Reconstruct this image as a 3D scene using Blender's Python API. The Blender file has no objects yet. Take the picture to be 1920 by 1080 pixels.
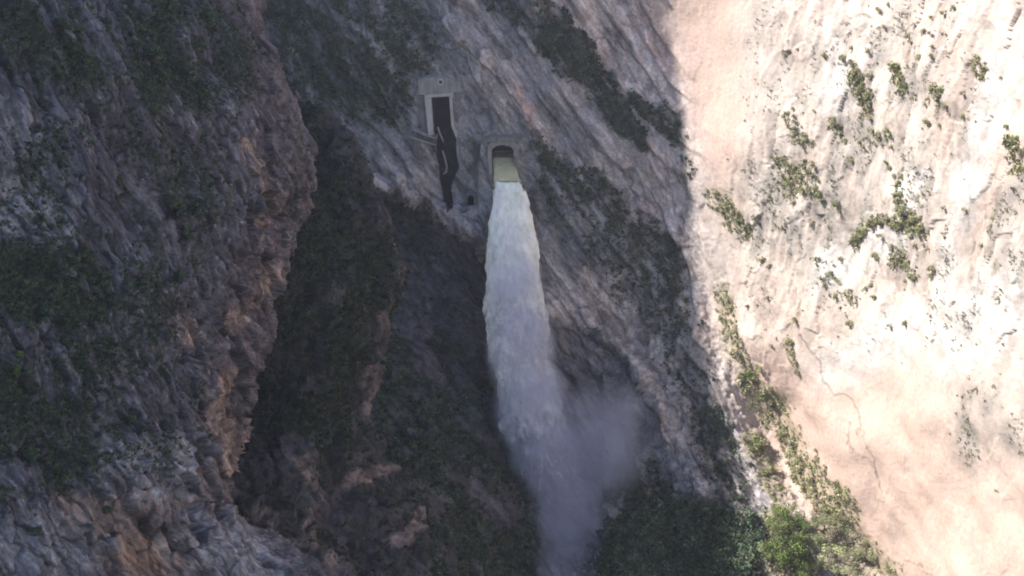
import bpy, math, random
import numpy as np
from mathutils import Vector, Matrix

random.seed(7)
RNG = np.random.default_rng(7)
SC = bpy.context.scene
COL = SC.collection

# ------------------------------------------------------------------ camera
CAMZ = 260.0
PITCH = math.radians(25.0)
FPX = 2059.0                      # focal length in pixels of a 1920 wide frame
CP, SP = math.cos(PITCH), math.sin(PITCH)
cam_d = bpy.data.cameras.new('camera')
cam = bpy.data.objects.new('camera', cam_d)
COL.objects.link(cam)
cam.location = (0, 0, CAMZ)
cam.rotation_euler = (math.pi / 2 - PITCH, 0, 0)
cam_d.sensor_width = 36.0
cam_d.lens = 36.0 * FPX / 1920.0
cam_d.clip_start = 0.5
cam_d.clip_end = 6000
SC.camera = cam

# ------------------------------------------------------------------ sky, sun, exposure
SUN = Vector((-0.70, 0.08, 0.66)).normalized()        # towards the sun
EL = math.asin(SUN.z)
ROT = math.atan2(SUN.x, SUN.y)
w = bpy.data.worlds.new('World')
SC.world = w
w.use_nodes = True
nt = w.node_tree
nt.nodes.clear()
sky = nt.nodes.new('ShaderNodeTexSky')
sky.sky_type = 'NISHITA'
sky.sun_disc = False
sky.sun_elevation = EL
sky.sun_rotation = ROT
sky.air_density = 1.0
sky.dust_density = 0.6
sky.ozone_density = 3.0
bgn = nt.nodes.new('ShaderNodeBackground')
bgn.inputs['Strength'].default_value = 0.10
wo = nt.nodes.new('ShaderNodeOutputWorld')
nt.links.new(sky.outputs[0], bgn.inputs[0])
nt.links.new(bgn.outputs[0], wo.inputs[0])
sl = bpy.data.lights.new('sun', 'SUN')
sl.energy = 4.5
sl.angle = math.radians(0.5)
sl.color = (1.0, 0.94, 0.87)
so = bpy.data.objects.new('sun', sl)
COL.objects.link(so)
so.location = (-200, 60, 560)
so.rotation_euler = SUN.to_track_quat('Z', 'Y').to_euler()
SC.view_settings.view_transform = 'Standard'
SC.view_settings.look = 'None'
SC.view_settings.gamma = 1.0
SC.view_settings.use_curve_mapping = False
SC.view_settings.exposure = 1.6
SC.render.engine = 'CYCLES'
SC.cycles.use_denoising = True
SC.cycles.max_bounces = 6
SC.cycles.diffuse_bounces = 4
SC.cycles.transparent_max_bounces = 12
SC.cycles.volume_bounces = 3
SC.cycles.volume_step_rate = 0.6
SC.cycles.volume_max_steps = 256
SC.cycles.filter_width = 1.9

# ------------------------------------------------------------------ helpers
def unproj(px, py, D):
    """point of the place seen at pixel (px,py) of the photograph, D metres north of the camera"""
    px = np.asarray(px, float); py = np.asarray(py, float); D = np.asarray(D, float)
    x = (px - 960.0) / FPX; yy = (540.0 - py) / FPX
    d = D / (CP + yy * SP)
    return np.stack([d * x, D + 0 * d, CAMZ + d * (-SP + yy * CP)], -1)

_perm = np.random.default_rng(11).permutation(256)
_perm = np.concatenate([_perm, _perm, _perm]).astype(np.int64)
_grad = np.array([[1,1,0],[-1,1,0],[1,-1,0],[-1,-1,0],[1,0,1],[-1,0,1],[1,0,-1],[-1,0,-1],
                  [0,1,1],[0,-1,1],[0,1,-1],[0,-1,-1],[1,1,0],[-1,1,0],[0,-1,1],[0,-1,-1]], float)

def perlin(p):
    i = np.floor(p).astype(np.int64)
    f = p - i
    i &= 255
    u = f * f * f * (f * (f * 6 - 15) + 10)
    def g(a, b, c):
        h = _perm[_perm[_perm[(i[:, 0] + a) & 255] + ((i[:, 1] + b) & 255)] + ((i[:, 2] + c) & 255)] & 15
        q = _grad[h]
        return q[:, 0] * (f[:, 0] - a) + q[:, 1] * (f[:, 1] - b) + q[:, 2] * (f[:, 2] - c)
    x00 = g(0,0,0) * (1 - u[:,0]) + g(1,0,0) * u[:,0]
    x10 = g(0,1,0) * (1 - u[:,0]) + g(1,1,0) * u[:,0]
    x01 = g(0,0,1) * (1 - u[:,0]) + g(1,0,1) * u[:,0]
    x11 = g(0,1,1) * (1 - u[:,0]) + g(1,1,1) * u[:,0]
    y0 = x00 * (1 - u[:,1]) + x10 * u[:,1]
    y1 = x01 * (1 - u[:,1]) + x11 * u[:,1]
    return y0 * (1 - u[:,2]) + y1 * u[:,2]

def fbm(p, octaves=4, gain=0.5, ridged=False):
    out = np.zeros(len(p)); a = 1.0; s = 0.0
    q = p.copy()
    for k in range(octaves):
        n = perlin(q)
        if ridged:
            n = 1 - 2.2 * np.abs(n)
        out += a * n; s += a
        a *= gain
        q = q * 2.03 + 17.3
    return out / s

def cells(p):
    """Voronoi: distance to nearest, second nearest, and a random value of the nearest cell"""
    i = np.floor(p).astype(np.int64)
    f1 = np.full(len(p), 9.0); f2 = np.full(len(p), 9.0); idv = np.zeros(len(p))
    for a in (-1, 0, 1):
        for b in (-1, 0, 1):
            for c in (-1, 0, 1):
                j = i + np.array([a, b, c])
                h = _perm[_perm[_perm[j[:,0] & 255] + (j[:,1] & 255)] + (j[:,2] & 255)]
                h2 = _perm[h + 37]; h3 = _perm[h2 + 91]
                d = np.sqrt((j[:,0] + h / 256. - p[:,0])**2 + (j[:,1] + h2 / 256. - p[:,1])**2 + (j[:,2] + h3 / 256. - p[:,2])**2)
                near = d < f1
                f2 = np.where(near, f1, np.minimum(f2, d))
                idv = np.where(near, h3 / 256., idv)
                f1 = np.where(near, d, f1)
    return f1, f2, idv

def plates(p, tilt=1.0):
    """broken rock: every cell is a plane of its own tilt; returns height, edge distance, cell value"""
    i = np.floor(p).astype(np.int64)
    f1 = np.full(len(p), 9.0); f2 = np.full(len(p), 9.0); idv = np.zeros(len(p)); hh = np.zeros(len(p))
    for a in (-1, 0, 1):
        for b in (-1, 0, 1):
            for c in (-1, 0, 1):
                j = i + np.array([a, b, c])
                h = _perm[_perm[_perm[j[:,0] & 255] + (j[:,1] & 255)] + (j[:,2] & 255)]
                h2 = _perm[h + 37]; h3 = _perm[h2 + 91]; h4 = _perm[h3 + 53]; h5 = _perm[h4 + 11]
                dx = p[:,0] - j[:,0] - h / 256.; dy = p[:,1] - j[:,1] - h2 / 256.; dz = p[:,2] - j[:,2] - h3 / 256.
                d = np.abs(dx) * 0.5 + np.sqrt(dx*dx + dy*dy + dz*dz)
                near = d < f1
                f2 = np.where(near, f1, np.minimum(f2, d))
                idv = np.where(near, h3 / 256., idv)
                hh = np.where(near, tilt * (dx * (h4 / 128. - 1) + dy * (h5 / 128. - 1)) + (h3 / 256. - 0.5) * 0.7, hh)
                f1 = np.where(near, d, f1)
    return hh, f2 - f1, idv

def sst(a, b, x):
    t = np.clip((x - a) / (b - a), 0, 1)
    return t * t * (3 - 2 * t)

def stroke(X, Y, pts, soft=0.5):
    """soft mask along a polyline of (x, y, halfwidth)"""
    out = np.zeros(X.shape)
    for (x0, y0, w0), (x1, y1, w1) in zip(pts[:-1], pts[1:]):
        dx, dy = x1 - x0, y1 - y0
        t = np.clip(((X - x0) * dx + (Y - y0) * dy) / (dx * dx + dy * dy + 1e-9), 0, 1)
        d = np.hypot(X - x0 - t * dx, Y - y0 - t * dy)
        wd = w0 + t * (w1 - w0)
        out = np.maximum(out, 1 - sst(1 - soft, 1 + soft, d / wd))
    return out

def blob(X, Y, x, y, rx, ry, ang=0, soft=0.5):
    c, s = math.cos(math.radians(ang)), math.sin(math.radians(ang))
    a = ((X - x) * c + (Y - y) * s) / rx
    b = (-(X - x) * s + (Y - y) * c) / ry
    return 1 - sst(1 - soft, 1 + soft, np.hypot(a, b))

def inpoly(X, Y, poly):
    ins = np.zeros(X.shape, bool)
    n = len(poly)
    for k in range(n):
        x0, y0 = poly[k]; x1, y1 = poly[(k + 1) % n]
        c = (y0 > Y) != (y1 > Y)
        ins ^= c & (X < (x1 - x0) * (Y - y0) / (y1 - y0 + 1e-12) + x0)
    return ins

class TPS:
    def __init__(self, pts):
        a = np.array(pts, float)
        self.c = a[:, :2] / 1000.; n = len(a)
        r = np.linalg.norm(self.c[:, None] - self.c[None], axis=-1)
        K = np.where(r > 0, r * r * np.log(r + 1e-12), 0) + np.eye(n) * 1e-3
        Pm = np.c_[np.ones(n), self.c]
        A = np.zeros((n + 3, n + 3)); A[:n, :n] = K; A[:n, n:] = Pm; A[n:, :n] = Pm.T
        self.w = np.linalg.solve(A, np.r_[a[:, 2], 0, 0, 0])
    def __call__(self, X, Y):
        sh = np.shape(X); x = np.ravel(X) / 1000.; y = np.ravel(Y) / 1000.
        n = len(self.c)
        out = self.w[n] + self.w[n + 1] * x + self.w[n + 2] * y
        for k in range(n):
            r2 = (x - self.c[k, 0])**2 + (y - self.c[k, 1])**2
            out = out + self.w[k] * 0.5 * r2 * np.log(r2 + 1e-12)
        return out.reshape(sh)

def polyx(pts, y):
    a = np.array(pts, float)
    return np.interp(y, a[:, 1], a[:, 0])

def lin(r, g, b):
    f = lambda c: (c / 12.92 if c <= 0.04045 else ((c + 0.055) / 1.055)**2.4)
    return np.array([f(r / 255.), f(g / 255.), f(b / 255.)])

def mixc(c, col, m):
    return c * (1 - m[..., None]) + np.asarray(col) * m[..., None]

def mesh_from(name, V, F, mats, colour=None, smooth=True, extra=None, matidx=None):
    """V (n,3), F (m,4) or (m,3) arrays"""
    me = bpy.data.meshes.new(name)
    k = F.shape[1]
    me.vertices.add(len(V)); me.loops.add(F.size); me.polygons.add(len(F))
    me.vertices.foreach_set('co', np.ascontiguousarray(V, dtype=np.float32).ravel())
    me.loops.foreach_set('vertex_index', np.ascontiguousarray(F, dtype=np.int32).ravel())
    me.polygons.foreach_set('loop_start', np.arange(0, F.size, k, dtype=np.int32))
    me.polygons.foreach_set('loop_total', np.full(len(F), k, dtype=np.int32))
    me.polygons.foreach_set('use_smooth', np.full(len(F), smooth, dtype=bool))
    if matidx is not None:
        me.polygons.foreach_set('material_index', np.ascontiguousarray(matidx, dtype=np.int32))
    if colour is not None:
        a = me.attributes.new('tint', 'FLOAT_COLOR', 'POINT')
        a.data.foreach_set('color', np.c_[colour, np.ones(len(colour))].astype(np.float32).ravel())
    for nm, val in (extra or {}).items():
        a = me.attributes.new(nm, 'FLOAT', 'POINT')
        a.data.foreach_set('value', np.ascontiguousarray(val, dtype=np.float32))
    for m in (mats if isinstance(mats, (list, tuple)) else [mats]):
        me.materials.append(m)
    me.update(calc_edges=True)
    me.validate()
    return me

def link(name, me, parent=None, loc=None):
    o = bpy.data.objects.new(name, me)
    COL.objects.link(o)
    if parent is not None:
        o.parent = parent
    if loc is not None:
        o.location = loc
    return o

def tag(o, label=None, cat=None, group=None, kind=None):
    if label: o['label'] = label
    if cat: o['category'] = cat
    if group: o['group'] = group
    if kind: o['kind'] = kind
    return o

def grid_faces(H, W):
    a = np.arange(H * W).reshape(H, W)
    return np.stack([a[:-1, :-1], a[1:, :-1], a[1:, 1:], a[:-1, 1:]], -1).reshape(-1, 4)

def grid_normals(P):
    du = np.gradient(P, axis=1); dv = np.gradient(P, axis=0)
    n = np.cross(dv, du)
    n /= np.linalg.norm(n, axis=-1, keepdims=True) + 1e-12
    return n

# ------------------------------------------------------------------ materials
def new_mat(name):
    m = bpy.data.materials.new(name); m.use_nodes = True
    n = m.node_tree; n.nodes.clear()
    out = n.nodes.new('ShaderNodeOutputMaterial')
    return m, n, out

def rock_material(name, scale=1.0, bump=0.6, var=0.34):
    m, n, out = new_mat(name)
    L = n.links.new
    b = n.nodes.new('ShaderNodeBsdfPrincipled')
    b.inputs['Roughness'].default_value = 0.95
    b.inputs['Specular IOR Level'].default_value = 0.15
    at = n.nodes.new('ShaderNodeAttribute'); at.attribute_name = 'tint'
    tc = n.nodes.new('ShaderNodeTexCoord')
    n1 = n.nodes.new('ShaderNodeTexNoise'); n1.inputs['Scale'].default_value = 1.1 * scale
    n1.inputs['Detail'].default_value = 8; n1.inputs['Roughness'].default_value = 0.65
    L(tc.outputs['Object'], n1.inputs['Vector'])
    mr = n.nodes.new('ShaderNodeMapRange'); mr.inputs[1].default_value = 0.3; mr.inputs[2].default_value = 0.7
    mr.inputs[3].default_value = 1 - var; mr.inputs[4].default_value = 1 + var
    L(n1.outputs['Fac'], mr.inputs[0])
    mx = n.nodes.new('ShaderNodeMix'); mx.data_type = 'RGBA'; mx.blend_type = 'MULTIPLY'
    mx.inputs[0].default_value = 1.0
    L(at.outputs['Color'], mx.inputs[6]); L(mr.outputs[0], mx.inputs[7])
    L(mx.outputs[2], b.inputs['Base Color'])
    n2 = n.nodes.new('ShaderNodeTexNoise'); n2.inputs['Scale'].default_value = 0.55 * scale
    n2.inputs['Detail'].default_value = 9; n2.inputs['Roughness'].default_value = 0.7
    L(tc.outputs['Object'], n2.inputs['Vector'])
    bp = n.nodes.new('ShaderNodeBump'); bp.inputs['Strength'].default_value = bump
    bp.inputs['Distance'].default_value = 1.2 / scale
    L(n2.outputs['Fac'], bp.inputs['Height']); L(bp.outputs[0], b.inputs['Normal'])
    L(b.outputs[0], out.inputs[0])
    return m

def leaf_material(name):
    m, n, out = new_mat(name)
    L = n.links.new
    at = n.nodes.new('ShaderNodeAttribute'); at.attribute_name = 'tint'
    d = n.nodes.new('ShaderNodeBsdfDiffuse'); t = n.nodes.new('ShaderNodeBsdfTranslucent')
    mix = n.nodes.new('ShaderNodeMixShader'); mix.inputs[0].default_value = 0.25
    L(at.outputs['Color'], d.inputs[0]); L(at.outputs['Color'], t.inputs[0])
    L(d.outputs[0], mix.inputs[1]); L(t.outputs[0], mix.inputs[2]); L(mix.outputs[0], out.inputs[0])
    return m

def plain_material(name, col, rough=0.9, var=0.25, scale=0.6, stain=0.0):
    m, n, out = new_mat(name)
    L = n.links.new
    b = n.nodes.new('ShaderNodeBsdfPrincipled'); b.inputs['Roughness'].default_value = rough
    b.inputs['Specular IOR Level'].default_value = 0.2
    tc = n.nodes.new('ShaderNodeTexCoord')
    n1 = n.nodes.new('ShaderNodeTexNoise'); n1.inputs['Scale'].default_value = scale
    n1.inputs['Detail'].default_value = 7; n1.inputs['Roughness'].default_value = 0.7
    mp = n.nodes.new('ShaderNodeMapping'); mp.inputs['Scale'].default_value = (1, 1, 0.35)
    L(tc.outputs['Object'], mp.inputs[0]); L(mp.outputs[0], n1.inputs['Vector'])
    mr = n.nodes.new('ShaderNodeMapRange'); mr.inputs[1].default_value = 0.3; mr.inputs[2].default_value = 0.7
    mr.inputs[3].default_value = 1 - var; mr.inputs[4].default_value = 1 + var
    L(n1.outputs['Fac'], mr.inputs[0])
    mx = n.nodes.new('ShaderNodeMix'); mx.data_type = 'RGBA'; mx.blend_type = 'MULTIPLY'; mx.inputs[0].default_value = 1
    mx.inputs[6].default_value = (*col, 1)
    L(mr.outputs[0], mx.inputs[7]); L(mx.outputs[2], b.inputs['Base Color'])
    bp = n.nodes.new('ShaderNodeBump'); bp.inputs['Strength'].default_value = 0.3; bp.inputs['Distance'].default_value = 0.2
    L(n1.outputs['Fac'], bp.inputs['Height']); L(bp.outputs[0], b.inputs['Normal'])
    L(b.outputs[0], out.inputs[0])
    return m

M_ROCK_FAR = rock_material('weathered_limestone', 1.0)
M_ROCK_SUN = rock_material('sunlit_limestone', 0.8, 0.3, 0.12)  # sunlit copy of the cliff rock, its tint carries painted sunlight
M_ROCK_NEAR = rock_material('dark_limestone', 2.2)
M_ROCK_MID = rock_material('overgrown_limestone', 1.4)
M_LEAF = leaf_material('leaves')
M_CONC = plain_material('concrete', (0.225, 0.222, 0.222), 0.9, 0.45)
M_CONC_D = plain_material('weathered_concrete', (0.15, 0.147, 0.147), 0.9, 0.45)
M_DARK = plain_material('shade_black_concrete', (0.02, 0.02, 0.024))  # near-black: the shade inside the openings is put into the colour
M_PIPE = plain_material('galvanised_pipe', (0.24, 0.235, 0.24), 0.7)
M_BARK = plain_material('bark', (0.10, 0.08, 0.06))

# ------------------------------------------------------------------ terrain: the portal cliff and the sunlit cliff
TERM = [(1240,-80),(1262,0),(1280,60),(1298,150),(1308,230),(1322,330),(1326,420),(1328,500),
        (1340,590),(1362,690),(1385,790),(1408,880),(1425,940),(1420,1000),(1415,1090)]
CREASE = [(1200,-900),(1215,-60),(1285,60),(1312,200),(1335,330),(1345,500),(1385,640),(1440,760),(1490,860),(1560,960),(1640,1030),(1720,1100),(2000,1600)]

BACK_PTS = [(100,-100,420),(300,500,400),(300,1100,330),(500,-50,378),(500,300,365),(640,200,360),(780,50,358),(780,300,352),(830,200,352),(830,330,349),(940,280,345),(960,330,344),(1000,100,350),
 (1100,0,351),(1230,40,349),(1210,300,345),(1330,200,331),(1335,330,327),(1100,500,338),(1250,560,334),(1345,500,321),(1400,650,305),
 (1040,600,334),(1200,760,314),(1330,850,298),(1450,780,300),(1420,930,285),(1500,880,288),(1150,960,292),(1150,1080,275),(1300,1080,270),(1420,1080,264),(1560,1000,268),(1680,1070,250),
 (900,560,332),(740,560,330),(820,760,306),(900,1000,270),(760,1080,240),(1000,1080,290),(1070,1000,296),(1070,850,316),
 (1400,0,324),(1400,250,314),(1500,450,297),(1600,0,292),(1600,300,280),(1600,600,272),(1600,850,262),(1760,150,254),(1760,500,242),(1760,800,232),(1760,1060,226),
 (1920,0,232),(1920,300,220),(1920,600,210),(1920,900,202),(1920,1080,196),(2400,0,150),(2400,600,130),(2400,1100,118),(3000,300,80),
 (1000,-700,385),(1500,-700,345),(2200,-700,230),(300,-700,480),(1000,1600,235),(1500,1600,215),(2200,1600,120)]
BACK_D0 = TPS(BACK_PTS)

LIP1 = [(560,250,0),(650,300,0),(690,342,0),(745,362,0),(800,385,0),(860,432,0),(925,482,0),(985,520,0)]      # overhang under the portal
LIP2 = [(985,560,0),(1040,590,0),(1110,622,0),(1165,665,0),(1205,720,0),(1235,775,0),(1250,830,0)]

def below(X, Y, lip, x0, x1):
    """signed pixels below a lip line"""
    a = np.array(lip, float)
    ly = np.interp(X, a[:, 0], a[:, 1])
    w = sst(x0 - 30, x0 + 30, X) * (1 - sst(x1 - 30, x1 + 30, X))
    return Y - ly, w

SLOT = [(812,232),(850,232),(853,262),(862,312),(853,330),(845,352),(848,392),(842,398),(835,380),(828,340),(822,290),(816,255)]

def polydist(X, Y, poly):
    d = np.full(X.shape, 1e9)
    for k in range(len(poly)):
        x0, y0 = poly[k]; x1, y1 = poly[(k + 1) % len(poly)]
        dx, dy = x1 - x0, y1 - y0
        t = np.clip(((X - x0) * dx + (Y - y0) * dy) / (dx * dx + dy * dy), 0, 1)
        d = np.minimum(d, np.hypot(X - x0 - t * dx, Y - y0 - t * dy))
    return d

def flat_mask(X, Y):
    return np.maximum(blob(X, Y, 945, 300, 55, 62, 0, 0.35), np.maximum(blob(X, Y, 830, 200, 55, 70, 0, 0.3), blob(X, Y, 860, 330, 60, 55, 0, 0.3)))

def back_D(X, Y):
    D = BACK_D0(X, Y)
    X0, Y0 = X, Y
    q = np.stack([np.ravel(X) / 60., np.ravel(Y) / 60., np.zeros(np.size(X)) + 1.7], -1)
    wig = 26 * fbm(q, 4, 0.6).reshape(np.shape(X)); wig2 = 26 * fbm(q + 40, 4, 0.6).reshape(np.shape(X))
    X = X + wig; Y = Y + wig2
    for lip, x0, x1, dep in ((LIP1, 640, 1000, 24), (LIP2, 985, 1262, 4.5)):
        s, wd = below(X, Y, lip, x0, x1)
        D = D + wd * dep * sst(-4, 9, s) * (1 - sst(60, 330, s))
        D = D - wd * 1.8 * np.exp(-((s + 14) / 22.)**2)
    # ledges that step down to the right across the shaded cliff
    for pts, amp in (([(960,-40),(1040,60),(1130,150),(1180,240),(1225,290)], 3.0), ([(985,240),(1060,320),(1130,360),(1230,480),(1290,590)], 3.2),
                     ([(1120,520),(1190,620),(1245,710),(1275,800)], -3.0), ([(860,0),(960,150),(1010,280)], 2.0)):
        a = np.array(pts, float)
        ly = np.interp(X, a[:, 0], a[:, 1]); wx = sst(a[0,0]-30, a[0,0]+20, X) * (1 - sst(a[-1,0]-20, a[-1,0]+40, X))
        s = (Y - ly) / 1.7
        D = D - wx * amp * (sst(-30, 6, s) * (1 - sst(6, 110, s)))
    # gully at the foot of the sunlit cliff
    gx = polyx(CREASE, Y)
    gw = sst(420, 620, Y)
    D = D + gw * 3.0 * np.exp(-((X - gx + 28) / 34.)**2) - gw * 1.2 * np.exp(-((X - gx + 72) / 26.)**2)
    X, Y = X0, Y0
    f = flat_mask(X, Y)
    flatD = np.where(X > 895, 345.0, 352.0 - 7.0 * sst(780, 960, X) * 0.3)
    D = D * (1 - f) + flatD * f
    # dark flume cut below the gate
    ins = inpoly(X, Y, SLOT); d = polydist(X, Y, SLOT)
    D = D + np.where(ins, 7 * sst(0, 5, d), 0)
    return D

xs = np.concatenate([np.linspace(100, 420, 22)[:-1], np.arange(420, 2110, 2.1), np.linspace(2112, 3000, 60)])
ys = np.concatenate([np.linspace(-900, -70, 60)[:-1], np.arange(-70, 1150, 2.1), np.linspace(1152, 1600, 30)])
X, Y = np.meshgrid(xs, ys)
H, W = X.shape
D = back_D(X, Y)
P = unproj(X, Y, D)
N = grid_normals(P)
Pf = P.reshape(-1, 3)
Xf, Yf = X.ravel(), Y.ravel()
lit = sst(-85, 25, X - polyx(CREASE, Y) + 42 * sst(480, 680, Y)).ravel()      # 0 on the portal cliff, 1 on the sunlit one; sun and shade tones painted by it

def rot_coords(P, ang, k):
    """coordinates stretched along a strata direction lying in the cliff face: ang degrees below +X"""
    c, s = math.cos(math.radians(ang)), -math.sin(math.radians(ang))
    a = P[:, 0] * c + P[:, 2] * s
    b = -P[:, 0] * s + P[:, 2] * c
    return np.stack([a / k, b, P[:, 1]], -1)

Qs = rot_coords(Pf, 56, 4.2)        # shaded cliff, strata run down to the right
Ql = np.stack([Pf[:, 0], Pf[:, 1], Pf[:, 2] / 1.8], -1)
big = fbm(Pf / 34., 3) * (1 - 0.6 * blob(Xf, Yf, 1320, 250, 110, 420, 0, 0.5))
ridge = fbm(Qs / 9., 4, 0.55, True) * (1 - lit) + fbm(Ql / 12., 4, 0.5, True) * lit
med = fbm(Qs / 3.0 + 5, 4, 0.6) * (1 - lit) + fbm(Ql / 4.0 + 5, 4, 0.6) * lit
Qw = Qs * np.array([0.6, 1, 1]) + np.stack([perlin(Pf / 5. + 3), perlin(Pf / 5. + 13), perlin(Pf / 5. + 23)], -1) * 1.2
Qv = Ql + np.stack([perlin(Pf / 5. + 3), perlin(Pf / 5. + 13), perlin(Pf / 5. + 23)], -1) * 1.2
hA, eA, iA = plates(Qw / 7.0, 1.1); hB, eB, iB = plates(Qw / 2.6 + 40, 1.1); hC, eC, iC = plates(Qw / 1.1 + 80, 1.0)
hL, eL, iL = plates(Qv / 6.0, 1.0); hM, eM, iM = plates(Qv / 2.2 + 40, 1.0)
smoothl = np.maximum.reduce([lit * blob(Xf, Yf, 1700, 880, 330, 260, 25, 0.4), blob(Xf, Yf, 1320, 120, 110, 260, 0, 0.4), 0.8 * blob(Xf, Yf, 1335, 480, 50, 200, 0, 0.5), 0.5 * blob(Xf, Yf, 1140, 120, 120, 150, 0, 0.5)])
rough = (1 - 0.78 * smoothl) * (1 - 0.55 * lit)
atten = 1 - 0.93 * flat_mask(Xf, Yf)
facet = (1 - lit) * (np.abs(fbm(Qs / 16. + 70, 3, 0.45)) * 6 + np.abs(fbm(Qs / 6.5 + 33, 3, 0.5)) * 2.6) + lit * ((1 - 0.8 * smoothl) * (np.abs(fbm(Ql / 18. + 70, 3, 0.45)) * 4 + np.abs(fbm(Ql / 7. + 33, 3, 0.5)) * 1.8))
def bedding(P, ang, period, seed):
    c_, s_ = math.cos(math.radians(ang)), -math.sin(math.radians(ang))
    b = (-P[:, 0] * s_ + P[:, 2] * c_ + 0.25 * P[:, 1]) / period + 1.6 * fbm(rot_coords(P, ang, 5) / (period * 3.5) + seed, 3) * 1.5
    f = b - np.floor(b)
    return sst(0, 0.22, f) * (1 - f) * 1.2, f
bd1, bf1 = bedding(Pf, 57, 9.0, 3.0); bd2, bf2 = bedding(Pf, 55, 3.4, 9.0)
bedamp = (1 - lit) * sst(-0.25, 0.15, fbm(Pf / 18. + 5, 3))
disp = (bedamp * (bd1 * 2.2 + bd2 * 0.5) * atten + big * 5.0 + rough * (ridge * 0.8 * (1 - 0.8 * lit) - facet * 0.8 + med * 0.9 + (1 - lit) * (hA * 1.5 + hB * 0.5 + hC * 0.25) + lit * (hL * 1.3 + hM * 0.5))) * atten
P = P + N * disp.reshape(H, W, 1)
N = grid_normals(P)
Pf = P.reshape(-1, 3)

# rock colour, with cool shade tones and overhang shade painted in
wx = Xf + 16 * fbm(Pf / 9., 3) * 2 + 5 * perlin(Pf / 1.7); wy = Yf + 16 * fbm(Pf / 9. + 31, 3) * 2 + 5 * perlin(Pf / 1.7 + 9)
nA = fbm(Qs / 6. + 3, 5, 0.6); nB = fbm(Qs / 1.6 + 8, 4, 0.65); nC = fbm(Pf / 22. + 50, 4)
nD = fbm(Ql / 3.2 + 77, 5, 0.62); nE = fbm(Ql / 9. + 21, 4, 0.55)
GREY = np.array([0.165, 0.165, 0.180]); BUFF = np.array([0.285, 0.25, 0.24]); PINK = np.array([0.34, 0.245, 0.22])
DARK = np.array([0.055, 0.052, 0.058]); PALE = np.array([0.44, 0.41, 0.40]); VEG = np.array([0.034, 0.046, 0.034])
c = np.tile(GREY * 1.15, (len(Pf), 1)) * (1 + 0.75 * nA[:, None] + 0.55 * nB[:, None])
pk = np.clip(0.35 + 1.6 * nC, 0, 1)
pk = np.maximum(pk, stroke(wx, wy, [(1030,-20,60),(1130,70,60),(1230,180,55),(1290,300,40)]))
pk = np.maximum(pk, stroke(wx, wy, [(860,30,30),(920,140,40),(980,230,36)]) * 0.8)
pk = np.maximum(pk, blob(wx, wy, 1215, 425, 40, 45) )
pk = np.maximum(pk, stroke(wx, wy, [(1110,520,26),(1175,610,34),(1235,700,36),(1265,790,34),(1270,840,20)]))
pk = np.maximum(pk, stroke(wx, wy, [(1180,330,40),(1240,420,36),(1310,520,30)]) * 0.8)
buff = BUFF * 1.3 * (1 + 0.5 * nB[:, None] + 0.5 * nA[:, None])
c = mixc(c, 0, np.zeros(len(Pf))) * (1 - pk[:, None]) + buff * pk[:, None]
pink = np.maximum.reduce([blob(wx, wy, 1220, 420, 36, 40), stroke(wx, wy, [(1060,40,14),(1110,110,14)]), stroke(wx, wy, [(1220,0,40),(1270,120,30)]), blob(wx, wy, 985, 190, 14, 40, -25), blob(wx, wy, 1235, 320, 26, 60, -20)])
c = mixc(c, PINK * 1.05, pink * 0.75)
pale = np.clip(sst(0.28, 0.5, nB + 0.35 * nA), 0, 1) * 0.75
pale = np.maximum(pale, stroke(wx, wy, [(1110,520,18),(1170,600,26),(1230,690,24),(1262,780,20)]) * 0.5)
c = mixc(c, PALE, pale)
hi = (1 - lit) * np.maximum(stroke(wx, wy, [(1060,-40,40),(1150,70,60),(1230,200,66),(1275,330,50)], 0.6), 0.55 * stroke(wx, wy, [(1180,330,50),(1250,440,50),(1300,540,30)], 0.6))
hi = np.maximum(hi, 0.55 * (1 - lit) * stroke(wx, wy, [(1110,520,24),(1175,610,34),(1240,710,34),(1268,800,30)], 0.5))
c = mixc(c, np.array([0.40, 0.345, 0.325]) * (1 + 0.35 * nB[:, None] + 0.2 * nA[:, None]), hi * 0.8)
c = c * (1 + 0.25 * (1 - lit) * sst(960, 1080, wx) * (1 - sst(420, 800, wy)))[:, None]
dk = sst(0.12, 0.42, -nA + 0.4 * nB) * 0.8
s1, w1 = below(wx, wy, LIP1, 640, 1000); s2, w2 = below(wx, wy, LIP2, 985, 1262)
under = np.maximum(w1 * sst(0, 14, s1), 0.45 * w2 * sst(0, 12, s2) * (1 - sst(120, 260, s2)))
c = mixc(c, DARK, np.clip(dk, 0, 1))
c = mixc(c, np.array([0.062, 0.052, 0.062]) * (1 + nB[:, None]), under * 0.78)  # shade below the overhang lips painted into the rock
# shotcrete round the two outlets
conc = np.maximum.reduce([blob(wx, wy, 950, 258, 46, 34, 0, 0.3), blob(wx, wy, 985, 310, 26, 50, -15, 0.3), blob(wx, wy, 880, 262, 26, 48, 0, 0.4), stroke(wx, wy, [(866,312,10),(890,345,18),(925,378,16)]), blob(wx, wy, 845, 130, 48, 22, 12, 0.4), blob(wx, wy, 785, 215, 16, 45, 0, 0.4)])
c = mixc(c, np.array([0.25, 0.245, 0.24]) * (1 + 0.35 * nB[:, None]), conc * 0.9)
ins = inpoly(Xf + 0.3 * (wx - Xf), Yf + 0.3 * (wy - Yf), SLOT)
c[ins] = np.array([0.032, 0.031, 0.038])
c = mixc(c, DARK * 0.8, blob(wx, wy, 893, 300, 12, 26, 0, 0.5) * 0.7)
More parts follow.
